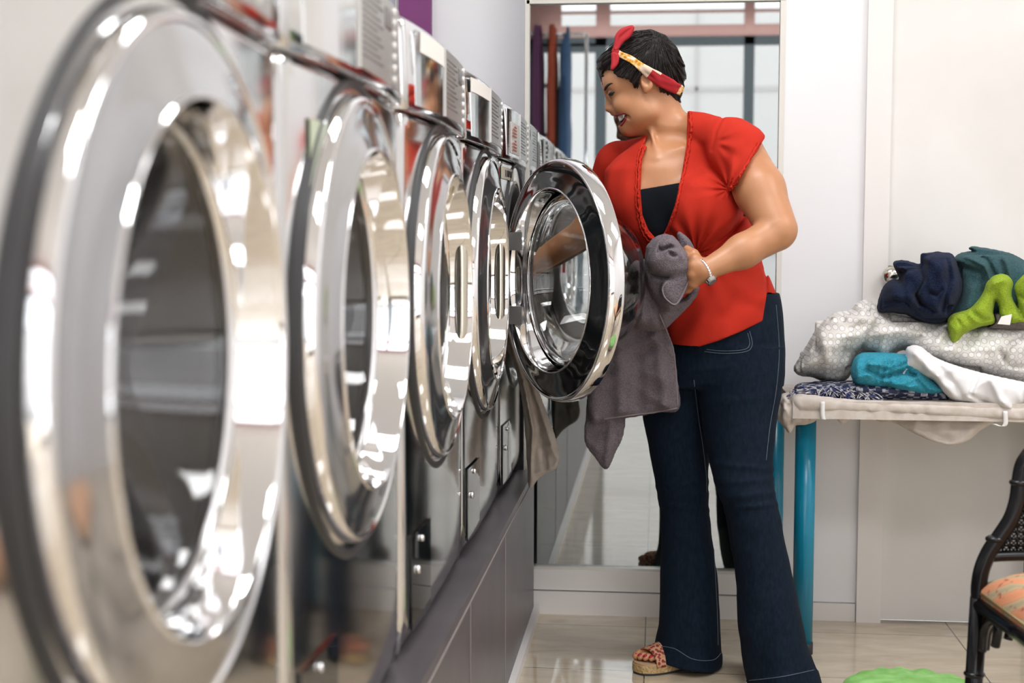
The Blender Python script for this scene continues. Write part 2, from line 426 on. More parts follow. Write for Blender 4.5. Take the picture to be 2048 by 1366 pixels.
# plain white door with a knob
dr = empty('door_1', (.64, YB, 0)); dr['kind'] = 'structure'
box('door_leaf', .637, 1.5, YB-.002, YB+.04, .006, 2.45, M['door'], dr, .003)
kp = at(1783, 552, YB-.045)
V = []; 
bm = bmesh.new(); bmesh.ops.create_uvsphere(bm, u_segments=20, v_segments=12, radius=.026, matrix=Matrix.Translation((kp.x, YB-.048, kp.z)) @ Matrix.Diagonal((1, .75, 1, 1)))
bmesh.ops.create_cone(bm, cap_ends=True, segments=16, radius1=.01, radius2=.01, depth=.05, matrix=Matrix.Translation((kp.x, YB-.025, kp.z)) @ Matrix.Rotation(PI/2, 4, 'X'))
bmesh.ops.create_cone(bm, cap_ends=True, segments=24, radius1=.028, radius2=.028, depth=.008, matrix=Matrix.Translation((kp.x, YB-.006, kp.z)) @ Matrix.Rotation(PI/2, 4, 'X'))
fin('door_knob', bm, M['brass'], dr, True)
struct(box('trim_5', 1.5, 1.56, YB-.022, YB+.05, 0, 2.5, M['trim'], None, .003))
# dark space behind the pane with a wire grid and its own wall
M['darkwall'] = mat('dark_green_grey_wall', (.06, .075, .075), .6)
struct(box('wall_passage', WX0-.3, WX1+.3, 5.3, 5.4, 0, 3, M['darkwall']))
struct(box('trim_6', WX1+.02, WX1+.08, YB+.12, 5.3, 0, 3, M['darkwall']))
gp = empty('wire_grid', (-.3, 4.3, 0), 'black wire display grid standing behind the glass beside the machines', 'display grid')
bm = bmesh.new()
for i in range(4): bx(bm, -.372+i*.115, -.364+i*.115, 4.47, 4.478, .0, 2.0)
for i in range(18): bx(bm, -.372, -.02, 4.462, 4.47, .1+i*.11, .107+i*.11)
fin('grid_wires', bm, M['frame'], gp)

# plinth under the machines
bm = bmesh.new(); bx(bm, XL, -.342, -.6, 3.985, 0, .42)
pl = struct(fin('trim_7', bm, M['plinth'], None, bevel=.004))
bm = bmesh.new(); bx(bm, -.3425, -.3405, -.6, 3.985, .396, .400); bx(bm, -.3425, -.3408, 2.60, 2.603, .01, .395); bx(bm, -.3425, -.3408, 3.22, 3.222, .01, .395)
M['joint'] = mat('plinth_joint', (.30, .26, .25), .5)
struct(fin('trim_8', bm, M['joint']))
struct(box('baseboard_left', -.3415, -.325, -.6, 4.0, 0, .028, M['trim'], None, .002))
# glowing housings of the added ceiling panels, put in for fill light
M['fill_glow'] = mat('added_panel_diffuser', (.9, .9, .9), .5, 0, Emission_Color=(1, .985, .96, 1), Emission_Strength=4.0)
for i, (lx, ly) in enumerate(FILL_PANELS):
    e = empty('added_ceiling_panel', (lx, ly, CEIL), ['added ceiling fill panel nearest the shop front', 'added ceiling fill panel nearest the back wall', 'added ceiling fill panel by the right wall'][i], 'ceiling light')
    box('added_panel_frame', lx-.6, lx+.6, ly-.32, ly+.32, CEIL-.03, CEIL-.001, M['trim'], e, .004)
    box('diffuser', lx-.56, lx+.56, ly-.28, ly+.28, CEIL-.036, CEIL-.0305, M['fill_glow'], e)

# shop front behind the camera, seen mirrored in the pane and in the chrome
sf = empty('window_2', (0, YF, 0)); sf['kind'] = 'structure'
bm = bmesh.new()
for a, b in ((-1.16, -.70), (-.452, -.35), (.596, .668), (2.75, 2.9)): bx(bm, a, b, YF-.06, YF, 2.52, CEIL)
for a, b in ((2.50, 2.585), (2.672, 2.69), (2.785, 2.81), (2.98, CEIL)): bx(bm, -1.16, 2.9, YF-.05, YF-.005, a, b)
fin('pink_beam', bm, M['mauve'], sf)
bm = bmesh.new()
for a, b in ((-1.16, -1.10), (-.93, -.90), (-.80, -.77), (-.455, -.375), (.596, .668), (1.68, 1.75), (2.84, 2.9)): bx(bm, a, b, YF-.05, YF+.01, 0, 2.5)
bx(bm, -1.16, 2.9, YF-.05, YF+.01, 2.44, 2.50); bx(bm, -1.16, -.455, YF-.05, YF+.01, 2.40, 2.46)
bx(bm, .668, 2.9, YF-.05, YF+.01, 0, .12); bx(bm, -1.16, -.455, YF-.05, YF+.01, 0, .35)
for z in (.75, 1.1, 1.45, 1.8, 2.15): bx(bm, -1.16, -.78, YF-.02, YF, z, z+.03)
fin('dark_frame', bm, M['frame'], sf)
bm = bmesh.new(); bx(bm, -1.15, -.93, YF-.1, YF-.07, .3, 2.45); fin('purple_panel', bm, M['purple'], sf)
# street outside
st = empty('street_facade', (0, -8, 0), 'pale building across the street outside the shop front', 'building')
bm = bmesh.new(); bx(bm, -9, 9, -8.3, -8, 0, 3.6); fin('facade_wall', bm, M['street'], st)
bm = bmesh.new()
for z in (.9, 1.8, 2.7): bx(bm, -9, 9, -8.0, -7.98, z, z+.05)
for i in range(16): bx(bm, -8+i*1.05, -7.97+i*1.05, -8.0, -7.98, 0, 3.6)
M['band'] = mat('facade_joint', (.62, .58, .57), .8); fin('facade_joints', bm, M['band'], st)
M['orange'] = mat('orange_shutter', (.62, .36, .28), .6)
box('shutter', -3.6, -2.2, -8.0, -7.97, .8, 2.0, M['orange'], st)

# ------------------------------------------------------------------ washing machines
MW, MH = .668, 1.001
DZ, DR = .555, .292          # door centre above the machine's foot, door radius
def bulge(y, z=None):        # how far the front stands out at y (0..MW)
    t = (y-MW/2)/(MW/2); t = max(-1, min(1, t))
    return .007*(1-abs(t)**2.6)-(.006*max(0, (abs(t)-.98)/.02)**2)
YC = MW/2
def sheet(name, ys, zs, dx, m, parent, th=.002, f=None):   # a plate following the front
    bm = bmesh.new(); g = []
    for z in zs: g.append([bm.verts.new(((f or bulge)(y)+dx, y, z)) for y in ys])
    for i in range(len(zs)-1):
        for j in range(len(ys)-1): bm.faces.new((g[i][j], g[i][j+1], g[i+1][j+1], g[i+1][j]))
    r = bmesh.ops.extrude_face_region(bm, geom=bm.faces[:]); vs = [v for v in r['geom'] if isinstance(v, bmesh.types.BMVert)]
    bmesh.ops.translate(bm, verts=vs, vec=(th, 0, 0))
    return fin(name, bm, m, parent, False, True)
def lin(a, b, n): return [a+(b-a)*i/(n-1) for i in range(n)]
def washer(open_door=False):
    root = empty('washing_machine')
    # cabinet sides, top and back
    bm = bmesh.new(); bx(bm, -.74, -.018, .004, MW-.004, .012, MH-.02)
    b = fin('cabinet', bm, M['side'], root, False, True, .008)
    if True:      # round opening through the cabinet block
        cut = bmesh.new(); bmesh.ops.create_cone(cut, cap_ends=True, segments=64, radius1=.245, radius2=.245, depth=.56, matrix=Matrix.Translation((-.22, YC, DZ)) @ Matrix.Rotation(PI/2, 4, 'Y'))
        cm = bpy.data.meshes.new('cut'); cut.to_mesh(cm); cut.free(); co = bpy.data.objects.new('cut', cm); COL.objects.link(co)
        md = b.modifiers.new('b', 'BOOLEAN'); md.object = co; md.operation = 'DIFFERENCE'; md.solver = 'EXACT'
        dg = bpy.context.evaluated_depsgraph_get(); nm = bpy.data.meshes.new_from_object(b.evaluated_get(dg)); b.modifiers.clear(); b.data = nm; bpy.data.objects.remove(co)
    # lower front with its round opening
    zl, zh = .010, .848; n = 96; rings = 12; V = []; F = []
    for i in range(n):
        a = 2*PI*i/n; c, s_ = math.cos(a), math.sin(a)
        tx = ((MW-.002)-YC)/abs(c) if abs(c) > 1e-6 else 9; tz = ((zh-DZ) if s_ > 0 else (DZ-zl))/abs(s_) if abs(s_) > 1e-6 else 9
        R1 = min(tx, tz)
        for k in range(rings+1):
            r = .25+(R1-.25)*(k/rings); y = YC+r*c; z = DZ+r*s_
            x = bulge(y)-(.012*max(0, (.03-(z-zl))/.03)**2 if z < zl+.03 else 0)
            if k == 0: x -= .02
            V.append((x, y, z))
    for i in range(n):
        for k in range(rings):
            a = i*(rings+1)+k; b2 = ((i+1) % n)*(rings+1)+k; F.append((a, a+1, b2+1, b2))
    # corners of the rectangle
    def corner(y, z):
        V.append((bulge(y)-.004, y, z)); return len(V)-1
    for y, z in ((MW-.002, zh), (.002, zh), (.002, zl), (MW-.002, zl)):
        a = math.atan2(z-DZ, y-YC) % (2*PI); i = int(a/(2*PI)*n); j = (i+1) % n
        c = corner(y, z); F.append((i*(rings+1)+rings, c, j*(rings+1)+rings))
    # return edge
    bm = bmesh.new(); vs = [bm.verts.new(v) for v in V]
    for f in F:
        try: bm.faces.new([vs[q] for q in f])
        except ValueError: pass
    bmesh.ops.recalc_face_normals(bm, faces=bm.faces)
    be = [e for e in bm.edges if e.is_boundary and all(abs(v.co.y-YC) > .3 or v.co.z > zh-.003 or v.co.z < zl+.003 for v in e.verts)]
    r = bmesh.ops.extrude_edge_only(bm, edges=be); bmesh.ops.translate(bm, verts=[v for v in r['geom'] if isinstance(v, bmesh.types.BMVert)], vec=(-.03, 0, 0))
    fp = fin('front_panel', bm, M['steel'], root, True, True)
    # control fascia
    ys = [0.002, .006, .014]+lin(.03, MW-.03, 18)+[MW-.014, MW-.006, MW-.002]; bm = bmesh.new(); g = []
    prof = [(.8540, -.030), (.8540, .003), (.856, .006), (.91, .005), (.97, .003), (.986, .001), (.993, -.004), (.998, -.012), (MH, -.026), (MH, -.30)]
    for z, dx in prof: g.append([bm.verts.new((bulge(y)*2.4+dx, y, z)) for y in ys])
    for i in range(len(prof)-1):
        for j in range(len(ys)-1): bm.faces.new((g[i][j], g[i][j+1], g[i+1][j+1], g[i+1][j]))
    for j in (0, len(ys)-1):
        c = bm.verts.new((-.30, ys[j], .8540)); bm.faces.new([g[i][j] for i in range(len(prof))]+[c])
    fa = fin('control_fascia', bm, M['steel'], root, True, True)
    fb = lambda y: bulge(y)*2.4
    py0, py1 = .285, .600
    pl_ = sheet('control_plate', lin(py0, py1, 9), [.868, .981], .0045, M['panel'], root, .003, fb)
    sheet('plate_edge', [py0-.004, py0], [.866, .983], .004, M['white'], pl_, .005, fb)
    bm = bmesh.new()
    for i in range(11): 
        z = .884+i*.0080
        for (a, c) in ((py0+.02, py0+.15),):
            x = fb((a+c)/2)+.0076; bx(bm, x-.001, x+.0005, a, c-(i % 3)*.02, z, z+.0022)
    fin('printed_text', bm, M['greyink'], pl_, False, True)
    x = fb(.475)+.0085; box('display', x-.004, x, .455, .500, .940, .967, M['lcd'], pl_, 0, True)
    for i in range(7):
        z = (.971, .956, .940, .925, .909, .894, .878)[i]; y = .53; x = fb(y)+.008
        bm = bmesh.new(); bmesh.ops.create_cone(bm, cap_ends=True, segments=16, radius1=.0055, radius2=.0045, depth=.006, matrix=Matrix.Translation((x, y, z)) @ Matrix.Rotation(PI/2, 4, 'Y'))
        fin('button', bm, M['white'], pl_, True, True)
    sheet('drawer_front', lin(.055, .275, 8), [.864, .980], .0035, M['steel'], root, .003, fb)
    # service flap with screw and lock
    fl = sheet('service_flap', lin(.045, .205, 7), lin(.035, .185, 4), .001, M['blackgloss'], root, .003)
    for y, z, r, nme in ((.085, .125, .008, 'flap_lock'), (.115, .170, .006, 'flap_screw')):
        bm = bmesh.new(); bmesh.ops.create_cone(bm, cap_ends=True, segments=16, radius1=r, radius2=r*.8, depth=.006, matrix=Matrix.Translation((bulge(y)+.006, y, z)) @ Matrix.Rotation(PI/2, 4, 'Y'))
        fin(nme, bm, M['chrome'], fl, True, True)
    for y in (.07, MW-.07):
        bm = bmesh.new(); bmesh.ops.create_cone(bm, cap_ends=True, segments=16, radius1=.022, radius2=.018, depth=.016, matrix=Matrix.Translation((-.07, y, .006))); fin('foot', bm, M['rubber'], root, True, True)
    # gasket and drum
    def shift(o): o.location = (0, YC, DZ); return o
    shift(lathe_x('gasket', rprof([(-.02, .247), (.004, .246), (.008, .236), (-.004, .222), (-.03, .215)]), M['rubber'], root, 72))
    shift(lathe_x('drum', [(-.03, .236), (-.04, .243), (-.46, .243), (-.47, .20), (-.475, .002)], M['drum'], root, 72))
    shift(lathe_x('bezel', rprof([(-.006, .262), (-.004, .276), (.004, .286), (.010, .294), (.009, .301), (-.004, .306)]), M['rubber'], root))
    # door, built about its own centre, hinge on the -y side
    d = lathe_x('door', rprof([(.030, .276), (.034, .262), (.038, .240), (.044, .220), (.046, .215)], 5), M['blackgloss' if open_door else 'smoke'], root)
    lathe_x('chrome_rim', rprof([(-.004, .270), (-.004, .281), (.004, .2835), (.020, .2830), (.031, .279), (.034, .274), (.031, .270)], 4), M['chrome'], d)
    lathe_x('recess_ring', rprof([(.045, .2165), (.048, .2140), (.044, .2115), (.020, .206), (.002, .202), (-.003, .197)], 4), M['chrome'], d)
    lathe_x('door_glass', rprof([(.002, .2015), (-.004, .192), (-.04, .178), (-.09, .160), (-.13, .142), (-.145, .120), (-.150, .07), (-.151, .001)], 3)
            + rprof([(-.145, .001), (-.144, .066), (-.139, .114), (-.125, .135), (-.088, .153), (-.04, .171), (-.004, .185), (.004, .192), (.006, .198)], 3), M['glass'], d)
    lathe_x('inner_ring', rprof([(-.006, .268), (-.012, .262), (-.014, .230), (-.012, .206), (-.004, .203)], 3), M['side'], d)
    # grip inside the recess on the free side
    hz = .088; V1, F1 = tube_data(smooth_path([(.020, .203, -hz), (.026, .199, -hz*.97), (.027, .198, 0), (.026, .199, hz*.97), (.020, .203, hz)], 6), .0125, 12)
    mesh('handle', V1, F1, M['satin'], d, True, True)
    for o in (d,): o.location = (-.009, YC, DZ)
    return root, d
def copy_tree(o, parent=None):
    c = o.copy(); COL.objects.link(c)
    if parent is not None: c.parent = parent
    for ch in list(o.children): copy_tree(ch, c)
    return c
MX, MZ = -.388, .42
MY = [.765, 1.445, 2.150, 2.82, 3.49]
MLAB = ['nearest and most out-of-focus silver washing machine at the left edge of the photo',
        'second silver washing machine from the camera, with a pale green sticker below its fascia',
        'third silver washing machine from the camera, with a blank white sticker at its top corner',
        'fourth silver washing machine from the camera, between the white-stickered one and the open one',
        'farthest washing machine, door open, with a taped name label and a red-lettered notice']
w0, d0 = washer()
washers = [w0]+[copy_tree(w0) for _ in range(3)]
w5, d5 = washer(True); washers.append(w5)
for w in washers[:2]:
    for c in list(w.children):
        for g in list(c.children):
            if g.name.startswith('handle'): bpy.data.objects.remove(g)
for w, y, lb in zip(washers, MY, MLAB):
    w.location = (MX, y, MZ); tag(w, lb, 'washing machine', 'front-loading washing machines in a row')
# open door of the farthest one: turned about its hinge
dc = Vector((-.213, 3.3175, DZ+MZ+.004)) - Vector((MX, MY[4], MZ))
d5.location = dc; d5.rotation_euler = (0, 0, math.radians(-150))
for z in (.095, -.085):
    bm = bmesh.new(); z += DZ
    vs = [(.012, .03, z), (.055, -.02, z), (.062, -.055, z), (.02, -.03, z)]
    a = [bm.verts.new((x, y, z-.022)) for x, y, _ in vs]; b = [bm.verts.new((x, y, z+.022)) for x, y, _ in vs]
    bm.faces.new(a[::-1]); bm.faces.new(b)
    for i in range(4): bm.faces.new((a[i], a[(i+1) % 4], b[(i+1) % 4], b[i]))
    fin('hinge_bracket', bm, M['side'], w5, False, True, .003)
# stickers
def sticker(w, name, y0, y1, z0, z1, m, dx=.006, f=None):
    return sheet(name, lin(y0, y1, 5), [z0, z1], dx, m, w, .0012, f)
fb = lambda y: bulge(y)*2.4
sticker(washers[2], 'white_sticker', .075, .27, .948, .980, M['paper'], .007, fb)
sticker(washers[3], 'white_sticker', .04, .27, .952, .980, M['paper'], .007, fb)
M['palegreen'] = mat('pale_green_paper', (.50, .56, .42), .6)
sticker(washers[1], 'green_sticker', .10, .185, .62, .79, M['palegreen'], .002)
for (x0, x1) in ((.10, .27),):
    nt = sticker(w5, 'paper_notice', .10, .265, .872, .950, M['paper'], .007, fb)
    bm = bmesh.new()
    for i, (a, b) in enumerate([(.15, .20), (.11, .25), (.11, .24), (.11, .25), None, (.16, .19), (.11, .25), (.11, .245), (.11, .20)] if 0 else [(.15, .20), (.11, .25), (.11, .24), (.11, .25), (.16, .19), (.11, .25), (.11, .245), (.11, .20)]):
        z = .942-i*.008-(.003 if i > 3 else 0); xx = fb(.18)+.0082; bx(bm, xx, xx+.0007, a, b, z-.0035, z)
    fin('red_lettering', bm, M['redink'], nt, False, True)
tp = sticker(w5, 'tape_label', .015, .25, .805, .835, mat('masking_tape', (.62, .58, .47), .6), .002)
strokes = {'L': [[(0, 1), (0, 0), (.6, 0)]], 'I': [[(.3, 1), (.3, 0)]], 'M': [[(0, 0), (0, 1), (.35, .4), (.7, 1), (.7, 0)]], 'P': [[(0, 0), (0, 1), (.5, .95), (.5, .5), (0, .45)]], 'O': [[(.3, 0), (0, .4), (.3, 1), (.65, .5), (.3, 0)]]}
pt = []; cx = .075
for ch in 'LIMPIO':
    for s_ in strokes[ch]:
        pt.append(tube_data([(bulge(cx+a*.016)+.0046, cx+a*.016, .812+b*.016) for a, b in s_], .0011, 5))
    cx += .0215
V, F = merge(pt); mesh('lettering', V, F, M['ink'], tp, True, True)

# posters on the wall above the row's far end
M['bluegrey'] = mat('poster_grey_print', (.42, .42, .50), .6)
a = at(738, 0, YL); b = at(764, 0, YL); c = at(796, 0, YL)
for (p, q, lb) in ((a, b, 'left sheet of the pair of pale price lists pinned beside the purple stripe'), (b, c, 'right sheet of the pair of pale price lists, touching the purple stripe')):
    e = empty('price_list', (p.x, YL, 1.8), lb, 'poster', 'price lists on the wall')
    box('sheet', p.x+.003, q.x-.003, YL-.003, YL-.0005, at(760, 45, YL).z, 2.2, M['paper'], e)
    bm = bmesh.new()
    for i in range(8): bx(bm, p.x+.008, q.x-.008, YL-.0045, YL-.003, 1.715+i*.06, 1.745+i*.06)
    fin('printed_text', bm, M['bluegrey'], e)

# ------------------------------------------------------------------ the person
def skin_mat():
    m = mat('skin', (.45, .21, .10), .42, 0, Subsurface_Weight=.12, Subsurface_Scale=.01)
    bsdf(m).inputs['Subsurface Radius'].default_value = (1, .35, .2)
    mottled(m, (.45, .20, .092), (.51, .245, .122), 9, 3); bump(m, 260, .12, .001, 2); return m
M['skin'] = skin_mat()
M['lip'] = mat('lipstick', (.28, .03, .035), .3); M['teeth'] = mat('teeth', (.85, .80, .72), .2)
M['hair'] = mat('dark_brown_hair', (.010, .007, .006), .5, 0, Specular_IOR_Level=.25); bump(M['hair'], 90, .7, .004, 3, (1, 1, .25))
M['lash'] = mat('dark_lashes', (.01, .008, .008), .5); M['nail'] = mat('red_nail', (.45, .01, .03), .15)
M['red'] = mat('red_jersey', (.47, .024, .011), .85, 0, Specular_IOR_Level=.2); bump(M['red'], 60, .25, .004, 3, (1, 1, .5))
M['cami'] = mat('black_jersey', (.004, .006, .010), .8, 0, Specular_IOR_Level=.15)
def denim():
    m = mat('dark_denim', (.012, .03, .065), .85, 0, Specular_IOR_Level=.2)
    mottled(m, (.0012, .005, .014), (.0045, .014, .029), 160, 5, .3, .75, (1, 1, .35)); bump(m, 500, .5, .001, 2, (1, 1, .4)); return m
M['denim'] = denim(); M['stitch'] = mat('denim_stitch', (.10, .13, .17), .7)
PERSON = empty('person', (.1, 3.55, 0), 'person in red blouse, flared jeans and red headscarf, leaning forward with a grey towel', 'person')
YP = 3.55
def Hp(px, py, dy=0): return at(px, py, YP+dy)
ca, sa = math.cos(math.radians(20)), math.sin(math.radians(20))
RH = np.array([[-ca, 0, -sa], [0, -1, 0], [-sa, 0, ca]]).T      # forward, side, up of the head
def rows_px(rows):     # (y, xl, xr, Yc, ry)
    out = []
    for y, xl, xr, Yc, ry in rows:
        a = at(xl, y, Yc); b = at(xr, y, Yc); out.append(((a.z+b.z)/2, (a.x+b.x)/2, Yc, (b.x-a.x)/2, ry))
    return out
TORSO = rows_px([(268, 1312, 1420, 3.56, .045), (285, 1285, 1455, 3.56, .07), (300, 1262, 1472, 3.56, .088), (340, 1224, 1470, 3.56, .11), (380, 1224, 1466, 3.56, .122), (420, 1232, 1486, 3.56, .125),
                 (460, 1248, 1502, 3.55, .122), (500, 1275, 1506, 3.55, .115), (540, 1298, 1508, 3.55, .12), (590, 1312, 1540, 3.55, .13), (640, 1328, 1552, 3.55, .14), (700, 1342, 1558, 3.55, .14)])
def near_arm(P, g=0):
    d = rcone(P, at(1478, 302, 3.45), at(1519, 380, 3.38), .056+g, .057+g)
    d = smin(d, rcone(P, at(1519, 380, 3.38), at(1555, 459, 3.32), .057+g, .046+g), .02)
    d = smin(d, rcone(P, at(1552, 465, 3.32), at(1485, 503, 3.28), .043+g, .037+g), .008)
    return smin(d, rcone(P, at(1485, 503, 3.28), at(1411, 540, 3.245), .037+g, .0235+g), .02)
def far_arm(P, g=0):
    d = rcone(P, at(1238, 335, 3.67), at(1180, 455, 3.72), .05+g, .043+g)
    return smin(d, rcone(P, at(1180, 455, 3.72), at(1045, 545, 3.84), .041+g, .026+g), .015)
def torso(P):
    d = stack(P, TORSO)
    d = smin(d, rcone(P, at(1368, 252, 3.53), at(1452, 277, 3.46), .028, .045), .03)
    d = smin(d, rcone(P, at(1318, 292, 3.60), at(1250, 318, 3.66), .026, .036), .03)
    d = smin(d, ell(P, at(1402, 418, 3.45), (.078, .07, .075)), .03)
    return smin(d, ell(P, at(1270, 405, 3.52), (.056, .075, .07)), .03)
def finger(P, pts, rr, k=.004):
    d = None
    for (a, b, ra, rb) in zip(pts[:-1], pts[1:], rr[:-1], rr[1:]):
        e = rcone(P, a, b, ra, rb); d = e if d is None else smin(d, e, k)
    return d
def hand(P, w, kn, dirs):   # palm from wrist w to four knuckles kn, finger joints in dirs
    d = None
    for i, k_ in enumerate(kn):
        e = rcone(P, w, k_, .019, .0125); d = e if d is None else smin(d, e, .012)
    for k_, fl in zip(kn, dirs):
        d = smin(d, finger(P, [k_]+fl, [.0105, .0095, .0085, .0072]), .005)
    return d
MOUTH = [(1222, 231.5), (1232, 230.5), (1241, 228.5), (1251, 227), (1251.5, 233), (1249, 240), (1245.5, 246), (1241, 249.5), (1230, 254)]
def inpx(P):      # picture position of places, used to lay seams and hems along the sight lines they have
    v = (P-CAM)@RC.T; return 1024+FPX*v[:, 0]/v[:, 2], 683+FPX*v[:, 1]/v[:, 2]
def head(P, mouth=True):
    d = ell(P, Hp(1284, 143), (.100, .075, .089), RH)
    d = smin(d, ell(P, Hp(1252, 197), (.036, .046, .062), RH), .03)
    d = smin(d, ell(P, Hp(1234, 168), (.034, .056, .036), RH), .015)
    for s in (-1, 1): d = smin(d, ell(P, Hp(1278, 214, s*.030), (.044, .034, .044), RH), .022)
    for s in (-1, 1):
        d = smin(d, ell(P, Hp(1249, 209, s*.036), (.026, .022, .024), RH), .012)
        d = smin(d, rcone(P, Hp(1259, 251, s*.010), Hp(1302, 226, s*.042), .0165, .016), .030)
    d = smin(d, rcone(P, Hp(1258, 253), Hp(1316, 246), .0155, .036), .025)
    d = smin(d, rcone(P, Hp(1234, 222), Hp(1242, 236), .018, .016), .012)          # muzzle
    for s in (-1, 1):
        d = smax(d, -ell(P, Hp(1217, 188, s*.034), (.012, .015, .009), RH), .010)   # sockets
        d = smin(d, ell(P, Hp(1225.5, 187.5, s*.031), (.0125, .014, .0105), RH), .004)
        d = smin(d, rcone(P, Hp(1214, 174, s*.010), Hp(1226, 172, s*.040), .006, .006), .010)
    d = smin(d, rcone(P, Hp(1218, 180), Hp(1217, 217), .0066, .0092), .006)        # nose
    for s in (-1, 1):
        d = smin(d, ell(P, Hp(1225, 219, s*.0105), (.0088, .0065, .0070), RH), .0035)
        d = smax(d, -ell(P, Hp(1222, 227, s*.006), (.004, .003, .003), RH), .002)
        d = smax(d, -rcone(P, Hp(1235, 216, s*.030), Hp(1258, 234, s*.046), .003, .004), .007)  # smile line
    if mouth:            # open mouth
        Pm = P.copy(); Pm[:, 1] = YP-np.abs(P[:, 1]-YP); mx_, my_ = inpx(Pm); mo = polydist(mx_, my_, MOUTH)*.00122; near_ = np.linalg.norm(P-np.array(Hp(1240, 238)), axis=1) < .06
        d = np.where(near_, np.maximum(d, np.minimum(mo, d+.010)), d)
    for s in (-1, 1):                                                                 # ears
        e = ell(P, Hp(1293, 163, s*.0745), (.0145, .0065, .0235), RH)
        e = smax(e, -ell(P, Hp(1291.5, 161, s*.0805), (.0085, .0060, .0145), RH), .002)
        e = smin(e, ell(P, Hp(1292, 181, s*.072), (.007, .0045, .008), RH), .006)
        e = smin(e, rcone(P, Hp(1285, 168, s*.074), Hp(1287, 173, s*.074), .004, .004), .004)
        d = smin(d, e, .004)
    return d
def body(P):
    d = smin(head(P), rcone(P, Hp(1322, 205), at(1345, 292, 3.56), .0445, .049), .022)
    d = smin(d, torso(P), .03)
    d = smin(d, rcone(P, at(1302, 262, 3.515), at(1317, 318, 3.475), .004, .003), .014)       # neck tendon
    d = smin(d, rcone(P, at(1322, 320, 3.485), at(1366, 298, 3.475), .004, .004), .022)        # collar bones
    d = smin(d, rcone(P, at(1312, 320, 3.475), at(1284, 312, 3.52), .004, .004), .016)
    d = smin(d, near_arm(P), .018); d = smin(d, far_arm(P), .018)
    w = at(1407, 542, 3.245)
    kn = [at(1390, 519, 3.245), at(1387, 533, 3.238), at(1386, 550, 3.238), at(1386, 567, 3.246)]
    dirs = [[at(k0-20, k1-3, 3.275), at(k0-36, k1+2, 3.305), at(k0-46, k1+8, 3.330)] for k0, k1 in ((1390, 517), (1387, 532), (1386, 550), (1386, 569))]
    dirs[3] = [at(1376, 578, 3.262), at(1362, 583, 3.285), at(1352, 580, 3.31)]
    d = smin(d, hand(P, w, kn, dirs), .010)
    d = smin(d, finger(P, [at(1400, 528, 3.255), at(1388, 508, 3.27), at(1374, 498, 3.29)], [.013, .011, .009]), .008)
    w2 = at(1042, 547, 3.842)
    kn = [at(1000+i*4, 556+i*13, 3.85+i*.006) for i in range(4)]
    dirs = [[k_+Vector((-.035, .006, -.012)), k_+Vector((-.055, .008, -.032)), k_+Vector((-.058, .006, -.05))] for k_ in kn]
    d = smin(d, hand(P, w2, kn, dirs), .010)
    return smin(d, finger(P, [at(1028, 552, 3.82), w2+Vector((-.045, -.03, .012)), w2+Vector((-.07, -.03, .0))], [.013, .011, .009]), .008)
LO = (-.52, 3.16, .86); HI = (.37, 3.96, 1.62)
BODY = sdf_obj('body', body, LO, HI, .0026, M['skin'], PERSON, 1)
BT = bvh(BODY)
NECK = [(1298, 262), (1290, 285), (1284, 320), (1281, 380), (1285, 430), (1297, 460), (1318, 484), (1334, 455), (1350, 410), (1363, 350), (1373, 290), (1375, 222), (1372, 150), (1280, 150)]
HEM = [(1100, 100), (1650, 100), (1650, 592), (1561, 590), (1534, 585), (1525, 642), (1480, 664), (1436, 682), (1390, 696), (1348, 703), (1250, 706), (1100, 700)]
SHIRT = rows_px([(275, 1290, 1440, 3.56, .07), (300, 1258, 1478, 3.56, .10), (340, 1216, 1478, 3.56, .122), (380, 1214, 1474, 3.56, .133), (420, 1225, 1494, 3.56, .136), (460, 1242, 1511, 3.55, .133), (500, 1268, 1517, 3.55, .127),
                 (540, 1292, 1528, 3.55, .134), (590, 1306, 1557, 3.55, .146), (640, 1318, 1560, 3.55, .156), (710, 1330, 1560, 3.55, .160)])
